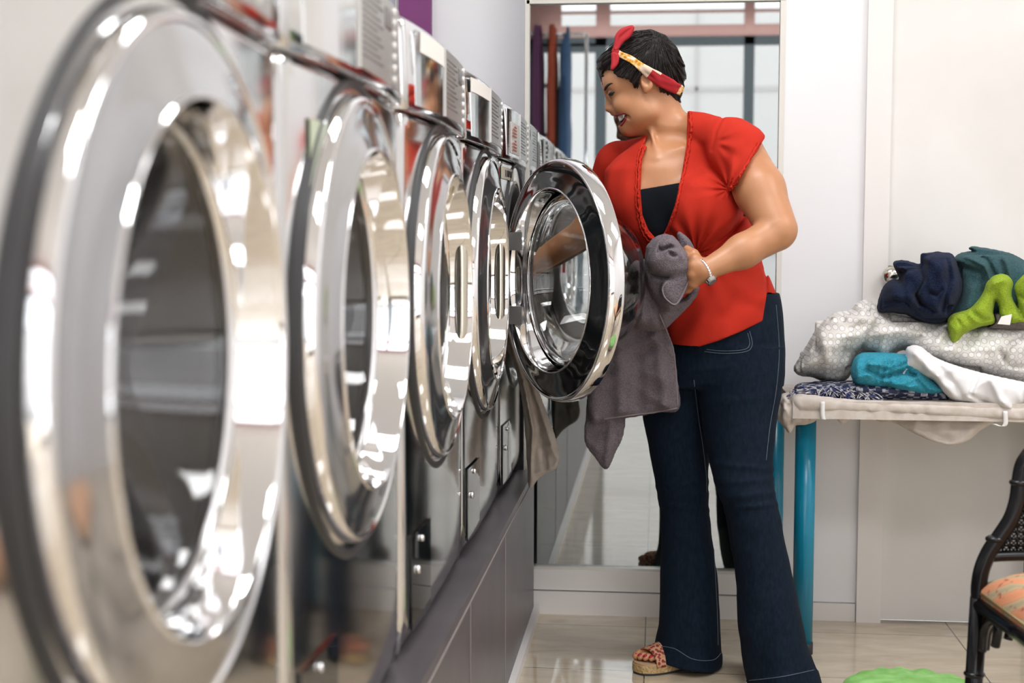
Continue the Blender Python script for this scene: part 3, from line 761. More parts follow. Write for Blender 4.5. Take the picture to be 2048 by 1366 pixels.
def blouse(P):
    d = stack(P, SHIRT)
    d = smin(d, torso(P)-.0085, .02)
    d = smin(d, ell(P, at(1404, 420, 3.45), (.088, .08, .080)), .03)
    sl = smin(near_arm(P, .008), ell(P, at(1470, 303, 3.45), (.066, .066, .072)), .02)
    sl = smin(sl, ell(P, at(1500, 285, 3.43), (.034, .045, .032)), .02)
    px, py = inpx(P)
    # sleeve ends where the arm comes out
    a, b = np.array((1524, 283.)), np.array((1458, 384.)); n_ = np.array((b[1]-a[1], a[0]-b[0])); n_ /= np.linalg.norm(n_)
    sl = np.maximum(sl, ((px-a[0])*n_[0]+(py-a[1])*n_[1])*.00122)
    d = smin(d, sl, .008)
    s2 = smin(far_arm(P, .008), ell(P, at(1230, 330, 3.665), (.042, .06, .052)), .02)
    d = smin(d, np.maximum(s2, (py-402-(px-1190)*.2)*.0013), .012)
    # folds
    f = vnoise(np.stack([P[:, 0]*26, P[:, 1]*26, P[:, 2]*9], 1))*.0034+.0016*(1-2.4*np.abs(vnoise(np.stack([P[:, 0]*19, P[:, 1]*19, P[:, 2]*8], 1)+5)))
    rx = px-1392; ry = py-506; rr = np.hypot(rx, ry); an = np.arctan2(ry, rx)
    f = f+.0060*np.sin(an*13)*np.exp(-(rr/78)**2)*np.clip(rr/16, 0, 1)
    rx = px-1458; ry = py-378; r2 = np.hypot(rx, ry); an = np.arctan2(ry, rx)
    f = f+.0042*np.sin(an*12)*np.exp(-(r2/70)**2)*np.clip(r2/14, 0, 1)*np.clip((400-py)/25, 0, 1)
    rx = px-1424; ry = py-285; r2 = np.hypot(rx, ry); an = np.arctan2(ry, rx)
    f = f+.0034*np.sin(an*9)*np.exp(-(r2/60)**2)*np.clip((px-1436)/12, 0, 1)*np.clip(r2/20, 0, 1)
    f = f-.004*np.exp(-(linedist(px, py, [(1446, 234), (1432, 262), (1424, 300)])/3.5)**2)
    # under-bust seam with drape below
    sm = linedist(px, py, [(1320, 486), (1360, 500), (1400, 506), (1430, 492), (1465, 462), (1492, 425)])
    f = f-.011*np.exp(-(sm/6)**2)+.004*np.exp(-((sm-14)/9)**2)*(py < 505)
    f = f+.0048*np.sin((px+py*.45)*.075+np.sin(py*.03))*np.clip((py-510)/80, 0, 1)+.003*np.sin((px*.4-py)*.11)*np.clip((px-1420)/60, 0, 1)*np.clip((py-520)/30, 0, 1)*np.clip((640-py)/30, 0, 1)
    # open side slit at the hip
    f = f-.006*np.exp(-(linedist(px, py, [(1534, 585), (1531, 540)])/3)**2)
    d = d-f
    d = np.maximum(d, -polydist(px, py, HEM)*.00122)
    v = polydist(px, py, NECK)*.00122
    return smax(d, np.where(P[:, 1] < 3.64, v, -1), .004)
BLOUSE = sdf_obj('blouse', blouse, (-.2, 3.28, .82), (.35, 3.8, 1.45), .003, M['red'], PERSON, 1)
def cami(P):
    px, py = inpx(P)
    d = torso(P)-.0035
    return np.maximum(np.maximum(d, (378-(px-1286)*.17-py)*.00122), (py-520)*.00122)
sdf_obj('camisole', cami, (-.17, 3.32, .98), (.3, 3.75, 1.26), .003, M['cami'], PERSON, 1)
T2 = bvh(BLOUSE)
# gathered trims of the neckline and the sleeve
def ruffle(name, pts, amp=.003, rad=.0032, tree=None, n=12, off=.002):
    c = on_path(tree or T2, pts, off, n)
    c = [Vector(p)+Vector((random.uniform(-1, 1), -.5*random.random(), random.uniform(-1, 1)))*amp*.6 for i, p in enumerate(c)]
    r = [rad*(.8+.5*random.random()) for _ in c]
    return tube(name, c, r, M['red'], BLOUSE, 6)
ruffle('neckline_ruffle', [(1293, 283), (1281, 320), (1277, 380), (1281, 432), (1293, 464), (1312, 484)], n=16)
ruffle('neckline_ruffle', [(1380, 226), (1383, 260), (1377, 300), (1367, 350), (1354, 412), (1338, 456), (1322, 486)], n=18)
ruffle('neckline_ruffle', [(1288, 283), (1276, 320), (1272, 380), (1276, 434), (1289, 469), (1309, 489)], n=14, rad=.0022)
ruffle('sleeve_ruffle', [(1518, 286), (1506, 306), (1492, 331), (1476, 357), (1462, 377)], n=14)

# jeans
LEG1 = rows_px([(690, 1400, 1569, 3.50, .10), (740, 1398, 1569, 3.48, .10), (780, 1397, 1563, 3.47, .095), (850, 1404, 1553, 3.455, .085), (909, 1416, 1547, 3.44, .078), (952, 1424, 1544, 3.43, .074), (985, 1435, 1549, 3.425, .074), (1016, 1448, 1558, 3.425, .074),
                (1080, 1459, 1570, 3.43, .078), (1145, 1470, 1584, 3.435, .085), (1200, 1473, 1596, 3.435, .093), (1252, 1476, 1608, 3.435, .10), (1300, 1484, 1622, 3.435, .108), (1340, 1491, 1633, 3.43, .114), (1366, 1496, 1639, 3.43, .118), (1374, 1497, 1641, 3.43, .119)])
LEG2 = rows_px([(690, 1335, 1460, 3.59, .10), (740, 1312, 1445, 3.585, .10), (780, 1296, 1436, 3.58, .095), (832, 1284, 1426, 3.575, .088), (880, 1294, 1421, 3.57, .082), (909, 1300, 1419, 3.565, .078), (956, 1309, 1417, 3.56, .074), (986, 1314, 1416, 3.56, .072), (1020, 1320, 1418, 3.56, .072),
                (1080, 1322, 1425, 3.56, .074), (1145, 1321, 1434, 3.56, .080), (1200, 1320, 1438, 3.56, .086), (1250, 1318, 1441, 3.56, .093), (1290, 1310, 1444, 3.56, .10), (1316, 1303, 1447, 3.56, .104), (1345, 1300, 1447, 3.56, .106)])
HIPS = rows_px([(585, 1316, 1558, 3.55, .136), (600, 1318, 1562, 3.55, .138), (640, 1326, 1567, 3.55, .143), (700, 1332, 1571, 3.55, .145), (745, 1318, 1570, 3.55, .140), (770, 1310, 1567, 3.545, .12)])
def jeans(P):
    px, py = inpx(P)
    l1 = stack(P, LEG1); l2 = stack(P, LEG2)
    d = smin(smin(stack(P, HIPS), l1, .012), l2, .012)
    f = vnoise(np.stack([P[:, 0]*14, P[:, 1]*14, P[:, 2]*30], 1))*.0016
    for cy, cx, w in ((935, 1500, 14), (962, 1500, 12), (990, 1510, 14), (1012, 1515, 11), (968, 1370, 12), (992, 1372, 14), (1015, 1370, 10), (770, 1400, 14), (800, 1480, 18), (742, 1380, 10)):
        f = f+.0032*np.exp(-((py-cy-(px-cx)*.10*(1 if cy % 2 else -1))/(w*.45))**2)*np.exp(-((px-cx)/75)**2)
    f = f+.004*np.sin(px*.075+py*.012)*np.clip((py-1130)/200, 0, 1)
    d = d-f
    # turned hems
    h2 = np.interp(px, [1290, 1365, 1429, 1450], [1314, 1338, 1347, 1338]); d = np.maximum(d, np.where((P[:, 1] > 3.45) & (px < 1452) & (py > 1200), (py-h2)*.0012, -1))
    b1 = np.interp(px, [1290, 1348, 1385, 1446], [1294, 1298, 1320, 1306])
    d = d-.0022*((py > b1) & (px < 1452) & (py > 1200))-.0022*((py > np.interp(px, [1495, 1628], [1362, 1340])) & (px > 1466))
    return np.maximum(d, .004-P[:, 2])
JEANS = sdf_obj('jeans', jeans, (-.06, 3.28, 0), (.44, 3.72, .97), .0036, M['denim'], PERSON, 1)
T3 = bvh(JEANS)
def stitch(pts, r=.0009, n=8):
    p = on_path(T3, pts, .0006, n)
    if len(p) > 1: tube('stitching', p, r, M['stitch'], JEANS, 5)
stitch([(1409, 703), (1450, 707), (1492, 703), (1504, 690), (1499, 662)]); stitch([(1413, 699), (1450, 702), (1489, 699), (1499, 688), (1495, 666)])
stitch([(1388, 760), (1396, 830), (1405, 890), (1412, 950), (1413, 985)]); stitch([(1425, 1060), (1430, 1145), (1434, 1220), (1436, 1290)])
stitch([(1310, 1292), (1348, 1297), (1385, 1318), (1425, 1320), (1442, 1306)]); stitch([(1498, 1361), (1560, 1354), (1628, 1340)])
stitch([(1552, 610), (1558, 700), (1552, 780), (1540, 850), (1532, 920)])

# hair
HAIR = [(1188, 139), (1192, 122), (1203, 108), (1214, 100), (1228, 86), (1243, 73), (1270, 61), (1302, 58), (1332, 70), (1354, 94), (1369, 128), (1370, 158), (1363, 185), (1362, 207), (1352, 199), (1340, 192), (1326, 187), (1316, 176), (1308, 162), (1302, 150), (1292, 143),
        (1283, 146), (1280, 158), (1275, 177), (1268, 172), (1256, 158), (1242, 156), (1230, 150), (1222, 140), (1212, 136), (1206, 143), (1204, 166), (1199, 158)]
def hairf(P):
    px, py = inpx(P)
    d = ell(P, Hp(1285, 139), (.106, .086, .098), RH)
    d = smin(d, rcone(P, Hp(1335, 150), Hp(1340, 188), .050, .036), .02)
    d = smin(d, ell(P, Hp(1214, 124), (.024, .055, .026), RH), .02)
    for s in (-1, 1): d = smin(d, ell(P, Hp(1262, 150, s*.066), (.030, .014, .026), RH), .012)
    th = np.arctan2(py-78, px-1318); r = np.hypot(px-1318, py-78)
    g = vnoise(np.stack([th*26, r*.012, P[:, 1]*34], 1))*.0035+vnoise(np.stack([th*60, r*.02, P[:, 1]*80], 1))*.0016
    d = d-g
    j = vnoise(np.stack([th*55, r*.0, P[:, 1]*60], 1))*4
    d = np.maximum(d, -(polydist(px, py, HAIR)+j*np.clip((py-110)/40, 0, 1))*.0011)
    return smax(d, -(body(P)+.002), .001) if False else d
HAIRO = sdf_obj('hair', hairf, (-.19, 3.42, 1.38), (.09, 3.68, 1.63), .0022, M['hair'], PERSON, 0)
TH = bvh(HAIRO)
# wisps over the combed surface
parts = []
for i in range(420):
    px = random.uniform(1196, 1364); py = random.uniform(64, 150)
    cx, cy = 1318, 74; dx, dy = px-cx, py-cy; l = math.hypot(dx, dy)+1; dx /= l; dy /= l
    ln = random.uniform(16, 34); c = []
    for k in range(5):
        q = hit(TH, px+dx*ln*k/4, py+dy*ln*k/4+k*k*.5, .0012)
        if q is None: break
        c.append(q)
    if len(c) == 5 and max((c[k+1]-c[k]).length for k in range(4)) < .016: parts.append(tube_data(c, [.0004, .0012, .0014, .001, .0003], 4))
for (a, b, c) in ((( 1204, 140), (1203, 155), (1205, 170)), ((1196, 140), (1199, 152), (1203, 164)), ((1222, 140), (1219, 150), (1222, 158)), ((1232, 88), (1222, 90), (1213, 104)), ((1228, 84), (1218, 92), (1210, 100)), ((1272, 168), (1275, 176), (1281, 180)), ((1230, 142), (1228, 152), (1236, 158))):
    parts.append(tube_data(smooth_path([Hp(a[0], a[1], -.045), Hp(b[0], b[1], -.046), Hp(c[0], c[1], -.044)], 5), .0007, 4))
V, F = merge(parts); mesh('hair_strands', V, F, M['hair'], HAIRO)

# headscarf
M['scarf'] = mat('red_scarf_cotton', (.42, .012, .02), .75)
def print_mat():
    m = mat('yellow_scarf_print', (.7, .4, .04), .75); v = N(m, 'ShaderNodeTexVoronoi'); v.inputs['Scale'].default_value = 95
    L(m, coords(m), v.inputs['Vector']); r = N(m, 'ShaderNodeValToRGB'); e = r.color_ramp.elements
    e[0].position = 0; e[0].color = (.25, .02, .01, 1); e[1].position = .8; e[1].color = (.8, .68, .55, 1); x = e.new(.42); x.color = (.72, .36, .03, 1)
    L(m, v.outputs['Distance'], r.inputs[0]); L(m, r.outputs[0], bsdf(m).inputs['Base Color']); return m
M['print'] = print_mat(); M['cream'] = mat('cream_scarf_print', (.78, .62, .48), .75)
SCARF = empty('headscarf', (0, 0, 0)); SCARF.parent = PERSON; SCARF.matrix_parent_inverse = Matrix.Translation(-Vector(PERSON.location))
cl = smooth_path([(1236, 107, 11), (1262, 119, 13), (1283, 135, 16), (1310, 153, 24), (1335, 167, 24), (1350, 175, 22), (1362, 181, 20)], 8)
V = []; F = []; MI = []
rowsn = 7
TBH = bvh(HAIRO, BODY)
for i, (x, y, w) in enumerate(cl):
    a = cl[max(0, i-1)]; b = cl[min(len(cl)-1, i+1)]; tx, ty = b[0]-a[0], b[1]-a[1]; l = math.hypot(tx, ty); nx, ny = -ty/l, tx/l
    for j in range(rowsn):
        o = (j/(rowsn-1)-.5)*w; q = hit(TBH, x+nx*o, y+ny*o, .0040+.0012*math.sin(j*1.9+i*.3))
        if q is None: q = Vector(V[-1]) if V else Hp(x, y, -.08)
        V.append(q)
A_ = np.array([tuple(v) for v in V]).reshape(len(cl), rowsn, 3)
for _ in range(5): A_[1:-1] = A_[1:-1]*.4+.3*(A_[:-2]+A_[2:])
A_[:, :, 1] -= .002; V = [Vector(v) for v in A_.reshape(-1, 3)]
for i in range(len(cl)-1):
    for j in range(rowsn-1):
        F.append((i*rowsn+j, i*rowsn+j+1, (i+1)*rowsn+j+1, (i+1)*rowsn+j)); MI.append(1 if (i < 16 or i > 42) else (2 if (i < 21 or (j in (0, 6) and i < 26)) else 0))
# the same band round the far side of the head
n0 = len(V)
for v in list(V): V.append(Vector((v.x, 2*YP-v.y, v.z)))
for i, f in enumerate(list(F)): F.append(tuple(k+n0 for k in f[::-1])); MI.append(MI[i])
bandr = bpy.data.meshes.new('scarf_band'); bandr.from_pydata([tuple(v) for v in V], [], F)
for m_ in (M['scarf'], M['print'], M['cream']): bandr.materials.append(m_)
for p, i in zip(bandr.polygons, MI): p.material_index = i; p.use_smooth = True
bo = bpy.data.objects.new('scarf_band', bandr); COL.objects.link(bo); bo.parent = SCARF
md = bo.modifiers.new('s', 'SOLIDIFY'); md.thickness = .003; md.offset = 0
for p_, T_ in (([(1227, 100), (1229, 84), (1232, 69), (1244, 57), (1264, 51), (1268, 58), (1260, 74), (1246, 85), (1236, 99)], .005), ([(1224, 105), (1235, 106), (1238, 119), (1233, 132), (1222, 140), (1223, 124)], .004)):
    c = Cloth(3.475); c.add(p_, T=T_, w=.006, noise=.001, r0=.0012, folds=[([(1233, 95), (1240, 75), (1262, 56)], 3, -.003)] if T_ == .005 else [([(1229, 108), (1230, 135)], 2, -.002)])
    o = c.build('scarf_tail', M['scarf'], None, .0018, .002, 0); o.parent = SCARF
bm = bmesh.new(); bmesh.ops.create_icosphere(bm, subdivisions=3, radius=.0105, matrix=Matrix.Translation(Hp(1231, 102, -.072)) @ Matrix.Diagonal((.9, .7, 1, 1)))
o = fin('scarf_knot', bm, M['scarf'], None, True); o.parent = SCARF

# face details
def surf_tube(name, pts, rad, m, off=0, n=6, tree=None, parent=None):
    p = on_path(tree or BT, pts, off, n)
    if hasattr(rad, '__len__'): rad = list(np.interp(np.linspace(0, 1, len(p)), np.linspace(0, 1, len(rad)), rad))
    return tube(name, p, rad, m, parent or BODY, 8)
surf_tube('eyebrow', [(1209.5, 180), (1212, 175), (1216, 170.5), (1222, 167), (1226, 167)], [.002, .0036, .0032, .0020, .0006], M['lash'])
surf_tube('eyelashes', [(1218, 189), (1221, 186.5), (1225, 185.5), (1229.5, 184)], [.0022, .0034, .0036, .0012], M['lash'], .0002)
surf_tube('eyelashes', [(1219, 191.5), (1223, 190), (1227, 188.3)], [.0012, .0022, .0012], M['lash'], 0)
lo_ = (Hp(1205, 200).x, YP-.09, Hp(1250, 280).z); hi_ = (Hp(1285, 200).x, YP+.01, Hp(1250, 200).z)
tmp_ = sdf_obj('tmp', lambda P: head(P, False), lo_, hi_, .003, M['skin']); TM = bvh(tmp_); bpy.data.objects.remove(tmp_)
def lips(path, rr, off):
    p = on_path(TM, path, off, 6); p = p+[Vector((q.x, 2*YP-q.y, q.z)) for q in p[::-1]]
    r = np.interp(np.linspace(0, 1, len(p)), np.linspace(0, 1, len(rr)*2-1), rr+rr[-2::-1]); return tube_data(p, list(r), 8)
V, F = merge([lips([(1252, 226), (1247, 226.5), (1241, 228), (1235, 229.3), (1231.5, 230.8)], [.001, .0022, .0028, .0030, .0030], -.0005),
              lips([(1252, 227), (1252, 233), (1250, 240), (1246, 246.5), (1242, 250.5)], [.001, .0024, .0032, .0036, .0036], -.0008)])
mesh('lips', V, F, M['lip'], BODY)
up = smooth_path([(1250, 228.5, 0), (1244, 230, 0), (1238, 231.5, 0), (1234, 233, 0)], 5); dn_ = smooth_path([(1249, 232, 0), (1245.5, 238, 0), (1241, 241.5, 0), (1237, 243, 0)], 5)
V = []; F = []; nr = 5
for i in range(len(up)):
    for j in range(nr):
        a = up[i]+(dn_[i]-up[i])*j/(nr-1); q = hit(TM, a[0], a[1], -.0035-.0008*abs(math.sin(i*.8)))
        V.append(q if q is not None else V[-1])
for i in range(len(up)-1):
    for j in range(nr-1): F.append((i*nr+j, i*nr+j+1, (i+1)*nr+j+1, (i+1)*nr+j))
n0 = len(V); V += [Vector((q.x, 2*YP-q.y, q.z)) for q in V]; F += [tuple(k+n0 for k in f[::-1]) for f in F]
o = mesh('teeth', V, F, M['teeth'], BODY); md = o.modifiers.new('s', 'SOLIDIFY'); md.thickness = .002
M['mouth'] = mat('mouth_inside', (.09, .012, .012), .5)
bm = bmesh.new(); bmesh.ops.create_icosphere(bm, subdivisions=3, radius=1, matrix=Matrix.Translation(Hp(1250, 238)) @ Matrix(((-.015*ca, 0, -.011*sa, 0), (0, -.024, 0, 0), (-.015*sa, 0, .011*ca, 0), (0, 0, 0, 1)))); fin('mouth_inside', bm, M['mouth'], BODY, True)

# bracelet and watch on the near wrist
wc = at(1408, 541, 3.247); ax = (at(1411, 540, 3.245)-at(1485, 503, 3.28)).normalized(); u = ax.cross(Vector((0, 1, 0))).normalized(); v = ax.cross(u)
WT = empty('wrist_watch', tuple(wc), 'silver link watch worn on the wrist of the hand holding the towel', 'watch')
ring = [(wc+(u*math.cos(2*PI*i/28)+v*math.sin(2*PI*i/28))*.0275) for i in range(28)]
parts = []
for i, c in enumerate(ring):
    r = (c-wc).normalized(); t_ = ax.cross(r)
    a = c-t_*.0028; b = c+t_*.0028; parts.append(tube_data([a-ax*.0035, a+ax*.0035], .0022, 6)); parts.append(tube_data([a, b], .0024, 6))
V, F = merge(parts); mesh('watch_strap', V, F, M['chrome'], WT)
dn = (Vector((0, -.55, -.83))); dn = (dn-ax*dn.dot(ax)).normalized(); fc = wc+dn*.031
rot = dn.to_track_quat('Z', 'Y').to_matrix().to_4x4()
for nme, r, d_, m_, o_ in (('watch_case', .0135, .008, M['chrome'], 0), ('watch_dial', .0105, .001, M['panel'], .0045)):
    bm = bmesh.new(); bmesh.ops.create_cone(bm, cap_ends=True, segments=28, radius1=r, radius2=r*.93, depth=d_, matrix=Matrix.Translation(fc+dn*o_) @ rot); fin(nme, bm, m_, WT)

# feet in platform sandals
M['jute'] = mat('gold_braided_jute', (.52, .36, .17), .6, .2); bump(M['jute'], 130, 1.0, .006, 2)
M['insole'] = mat('tan_insole', (.5, .33, .2), .6)
def band_mat():
    m = mat('red_embroidered_band', (.25, .04, .03), .7); w = N(m, 'ShaderNodeTexVoronoi'); w.inputs['Scale'].default_value = 120
    L(m, coords(m), w.inputs['Vector']); r = N(m, 'ShaderNodeValToRGB'); e = r.color_ramp.elements; r.color_ramp.interpolation = 'CONSTANT'
    e[0].color = (.24, .025, .02, 1); e[1].position = .5; e[1].color = (.55, .30, .17, 1); L(m, w.outputs['Distance'], r.inputs[0]); L(m, r.outputs[0], bsdf(m).inputs['Base Color']); return m
M['band'] = band_mat()
def foot_at(heel, toe):
    heel = Vector(heel); toe = Vector(toe); f = (toe-heel).normalized(); s = Vector((f.y, -f.x, 0)); Ln = (toe-heel).length     # s: towards the inner side
    def W(a, b, c): return heel+f*a*Ln+s*b+Vector((0, 0, c))
    outl = [(0, 0), (.03, .026), (.2, .031), (.45, .030), (.7, .040), (.88, .038), (.98, .020), (1.0, -.002), (.96, -.025), (.84, -.038), (.66, -.040), (.45, -.032), (.2, -.030), (.03, -.024)]
    oo = [(p[0], p[1]) for p in smooth_path([(a, b, 0) for a, b in outl], 4, True)]
    SD = empty('sandal', tuple(heel)); SD.parent = PERSON; SD.matrix_parent_inverse = Matrix.Translation(-Vector(PERSON.location))
    def slab(name, z0, z1, k, m):
        bm = bmesh.new(); a = [bm.verts.new(W(.5+(p[0]-.5)*k, p[1]*k, z0)) for p in oo]; b = [bm.verts.new(W(.5+(p[0]-.5)*k, p[1]*k, z1)) for p in oo]
        bm.faces.new(a[::-1]); bm.faces.new(b)
        for i in range(len(a)): bm.faces.new((a[i], a[(i+1) % len(a)], b[(i+1) % len(a)], b[i]))
        o = fin(name, bm, m, None, False, False, .002); o.parent = SD; o.matrix_parent_inverse = Matrix.Translation(-heel); return o
    slab('outsole', .001, .006, .985, M['rubber']); slab('platform', .006, .024, 1, M['jute']); slab('insole', .024, .028, .97, M['insole'])
    def ft(P):
        d = rcone(P, W(.10, 0, .052), W(.62, 0, .046), .026, .022); d = smin(d, rcone(P, W(.25, 0, .05), W(.30, 0, .12), .028, .030), .02)
        for b, a0 in ((-.020, .70), (0, .73), (.020, .75)): d = smin(d, rcone(P, W(.4, b*.6, .046), W(a0, b, .041), .018, .0135), .015)
        for i, (b, a1, r) in enumerate(((.022, .93, .0105), (.006, .92, .008), (-.007, .89, .0076), (-.019, .85, .007), (-.029, .80, .0066))):
            d = smin(d, rcone(P, W(.72, b, .042), W(a1-.04, b, .042), r*1.05, r), .004); d = smin(d, rcone(P, W(a1-.04, b, .042), W(a1, b, .038), r, r*.9), .002)
        return np.maximum(d, .0285-P[:, 2])
    lo = np.minimum(np.array(heel), np.array(toe))-.05; hi = np.maximum(np.array(heel), np.array(toe))+.05; lo[2] = 0.02; hi[2] = .16
    o = sdf_obj('foot', ft, lo, hi, .0022, M['skin'], None, 1); o.parent = SD; o.matrix_parent_inverse = Matrix.Translation(-heel)
    for (b, a1, r) in ((.022, .93, .0105), (.006, .92, .008), (-.007, .89, .0076), (-.019, .85, .007), (-.029, .80, .0066)):
        bm = bmesh.new(); c = W(a1+.005, b, .0445)
        bmesh.ops.create_icosphere(bm, subdivisions=2, radius=1, matrix=Matrix.Translation(c) @ Matrix(((f.x*.006, s.x*r*.72, 0, 0), (f.y*.006, s.y*r*.72, 0, 0), (-.002, 0, .0028, 0), (0, 0, 0, 1))))
        q = fin('toenail', bm, M['nail'], None, True); q.parent = o
    V = []; F = []; nb = 18
    for i in range(nb+1):
        t = PI*i/nb
        for a in (.60, .69, .78, .86): V.append(W(a+.03*math.cos(t), .041*math.cos(t), .020+.050*math.sin(t)*(1.12-(a-.58)*1.1)))
    for i in range(nb):
        for j in range(3): F.append((i*4+j, i*4+j+1, (i+1)*4+j+1, (i+1)*4+j))
    q = mesh('strap_band', V, F, M['band'], None); q.parent = SD; q.matrix_parent_inverse = Matrix.Translation(-heel); md = q.modifiers.new('s', 'SOLIDIFY'); md.thickness = .003
foot_at((.150, 3.600, 0), (-.045, 3.472, 0))
foot_at((.335, 3.54, 0), (.290, 3.362, 0))

# ------------------------------------------------------------------ towel in her hands
M['greyt'] = terry('grey_terry', (.14, .115, .13), (.20, .17, .188))
M['greyhem'] = mat('grey_terry_hem', (.22, .185, .205), .9)
c = Cloth(3.33)
c.add([(1293, 500), (1300, 486), (1312, 475), (1327, 470), (1341, 472), (1352, 480), (1369, 503), (1381, 524), (1387, 540), (1384, 556), (1374, 575), (1352, 611), (1335, 622), (1310, 600), (1292, 560)], 3.315, .055, .05,
      folds=[([(1302, 548), (1325, 556), (1350, 552), (1376, 534)], 3.5, -.024), ([(1303, 542), (1325, 548), (1350, 545), (1374, 528)], 4, .006), ([(1340, 505), (1348, 508), (1356, 505), (1354, 497), (1340, 493), (1325, 500)], 4, -.024), ([(1318, 492), (1316, 482), (1328, 474)], 3, -.018),
             ([(1324, 590), (1322, 575), (1330, 562), (1350, 557)], 3, .006), ([(1328, 596), (1351, 607), (1372, 562)], 3, .005), ([(1360, 512), (1378, 536)], 6, .006)], noise=.006, seed=2)
c.add([(1305, 495), (1318, 479), (1341, 472), (1352, 480), (1369, 503), (1382, 524), (1387, 541), (1376, 552), (1350, 557), (1318, 550), (1298, 536), (1296, 514)], 3.272, .034, .03, noise=.003, seed=41,
      folds=[([(1322, 500), (1340, 493), (1354, 498), (1357, 508), (1346, 511), (1341, 506)], 3.6, -.022), ([(1316, 506), (1320, 487), (1332, 476)], 2.6, -.016), ([(1360, 500), (1376, 522), (1383, 540)], 5, .005)])
c.add([(1324, 574), (1333, 561), (1356, 557), (1382, 548), (1372, 577), (1352, 611), (1334, 602), (1325, 590)], 3.250, .006, .01, noise=.002, seed=42, r0=.0025)
c.add([(1340, 488), (1356, 492), (1370, 503), (1381, 522), (1387, 540), (1384, 556), (1373, 576), (1358, 602), (1342, 592), (1338, 540)], 3.262, .016, .02, noise=.003, seed=31, folds=[([(1350, 545), (1368, 541), (1384, 530)], 3, -.008), ([(1350, 500), (1372, 520), (1382, 540)], 6, .006)])
c.add([(1356, 466), (1368, 471), (1380, 483), (1391, 506), (1396, 530), (1388, 540), (1370, 520), (1362, 500)], 3.36, .014, .02, noise=.003, folds=[([(1360, 475), (1372, 505)], 6, -.008)])
c.add([(1262, 540), (1300, 520), (1330, 560), (1360, 600), (1394, 572), (1392, 592), (1364, 624), (1345, 642), (1329, 656), (1300, 660), (1262, 640)], 3.37, .038, .04,
      folds=[([(1330, 610), (1345, 625), (1372, 608)], 4, -.012), ([(1300, 540), (1310, 600), (1322, 655)], 7, -.012), ([(1280, 545), (1284, 640)], 7, .008)], noise=.007, seed=5)
c.add([(1195, 560), (1300, 556), (1322, 620), (1336, 668), (1347, 700), (1353, 755), (1357, 817), (1320, 823), (1270, 832), (1210, 840), (1180, 836), (1182, 700)], 3.44, .012, .02, slope=(0, .1),
      folds=[([(1290, 600), (1318, 700), (1330, 815)], 12, .012), ([(1262, 600), (1275, 720), (1280, 830)], 12, -.010), ([(1225, 600), (1238, 720), (1240, 835)], 12, .012), ([(1200, 812), (1280, 812), (1354, 798)], 2.0, -.003)], noise=.006, ns=10, seed=8)
c.add([(1184, 770), (1245, 770), (1249, 838), (1243, 876), (1230, 903), (1213, 937), (1192, 915), (1171, 882), (1174, 830)], 3.475, .009, .02,
      folds=[([(1172, 880), (1210, 868), (1236, 846)], 2.2, -.004), ([(1215, 790), (1222, 850), (1213, 930)], 9, .010)], noise=.005, seed=9)
TOWEL = c.build('held_towel', M['greyt'], None, .0038, .005); tag(TOWEL, 'grey terry towel bunched in the hand and hanging behind the open machine door', 'towel')
TT = bvh(TOWEL)
for pts in ([(1380, 553), (1370, 578), (1352, 608), (1335, 600), (1327, 588), (1326, 576), (1334, 564)], [(1207, 838), (1255, 831), (1310, 824), (1354, 816)], [(1318, 625), (1335, 668), (1346, 700), (1352, 755), (1355, 814)]):
    p = on_path(TT, pts, .0005, 8)
    p = [q for i, q in enumerate(p) if i == 0 or (q-p[i-1]).length < .03]
    tube('towel_hem', p, .0022, M['greyhem'], TOWEL, 6)
# beige cloth dropping out of the farthest machine
M['beigecloth'] = mottled(mat('beige_cotton', (.50, .44, .38), .9), (.46, .40, .34), (.57, .50, .44), 30, 3)
c = Cloth(3.62)
c.add([(1004, 640), (1022, 655), (1040, 690), (1064, 750), (1090, 820), (1108, 870), (1117, 910), (1112, 935), (1092, 946), (1075, 958), (1060, 975), (1056, 935), (1052, 870), (1045, 800), (1030, 730), (1012, 690)], 3.60, .006, .02,
      folds=[([(1016, 665), (1045, 760), (1066, 860), (1058, 970)], 4, .016), ([(1034, 700), (1070, 820), (1092, 940)], 6, -.010), ([(1050, 720), (1085, 830), (1110, 910)], 6, .010)], noise=.004, seed=3, slope=(-.6, 0))
c.add([(985, 625), (1012, 628), (1022, 660), (1016, 690), (990, 680)], 3.66, .012, .02)
BC = c.build('hanging_cloth', M['beigecloth'], None, .004); tag(BC, 'beige cotton cloth slipping out of the open washing machine', 'cloth')

# ------------------------------------------------------------------ ironing table with laundry
TB = empty('folding_table', (.75, 3.72, 0), 'laundry table under a pinned beige cloth, on blue tubular legs', 'table')
M['cover'] = mottled(mat('beige_table_cover', (.60, .54, .48), .85), (.57, .50, .44), (.66, .60, .55), 40, 3); bump(M['cover'], 500, .3, .001)
def xz(px, py, Y): p = at(px, py, Y); return p.x, p.z
tx0 = at(1560, 800, 3.62).x; tz = at(1700, 803, 3.60).z
print('table z', tz, tx0)
bm = bmesh.new(); bx(bm, tx0+.03, 1.25, 3.60, 3.99, tz-.045, tz); fin('table_top', bm, M['cover'], TB, False, False, .01, 3)
for nme, px, py, Y in (('leg', 1611, 900, 3.70), ('leg', 1552, 900, 3.93), ('leg', 2062, 1200, 3.93), ('leg', 2200, 1200, 3.70)):
    p = at(px, py, Y); lg = tube(nme, [(p.x, Y, .004), (p.x, Y, tz-.04)], .0262 if Y < 3.8 else .022, M['blue'], TB, 28)
    tube('foot_cap', [(p.x, Y, .0), (p.x, Y, .03)], .028, M['bluecap'], lg, 20)
c = Cloth(3.60)
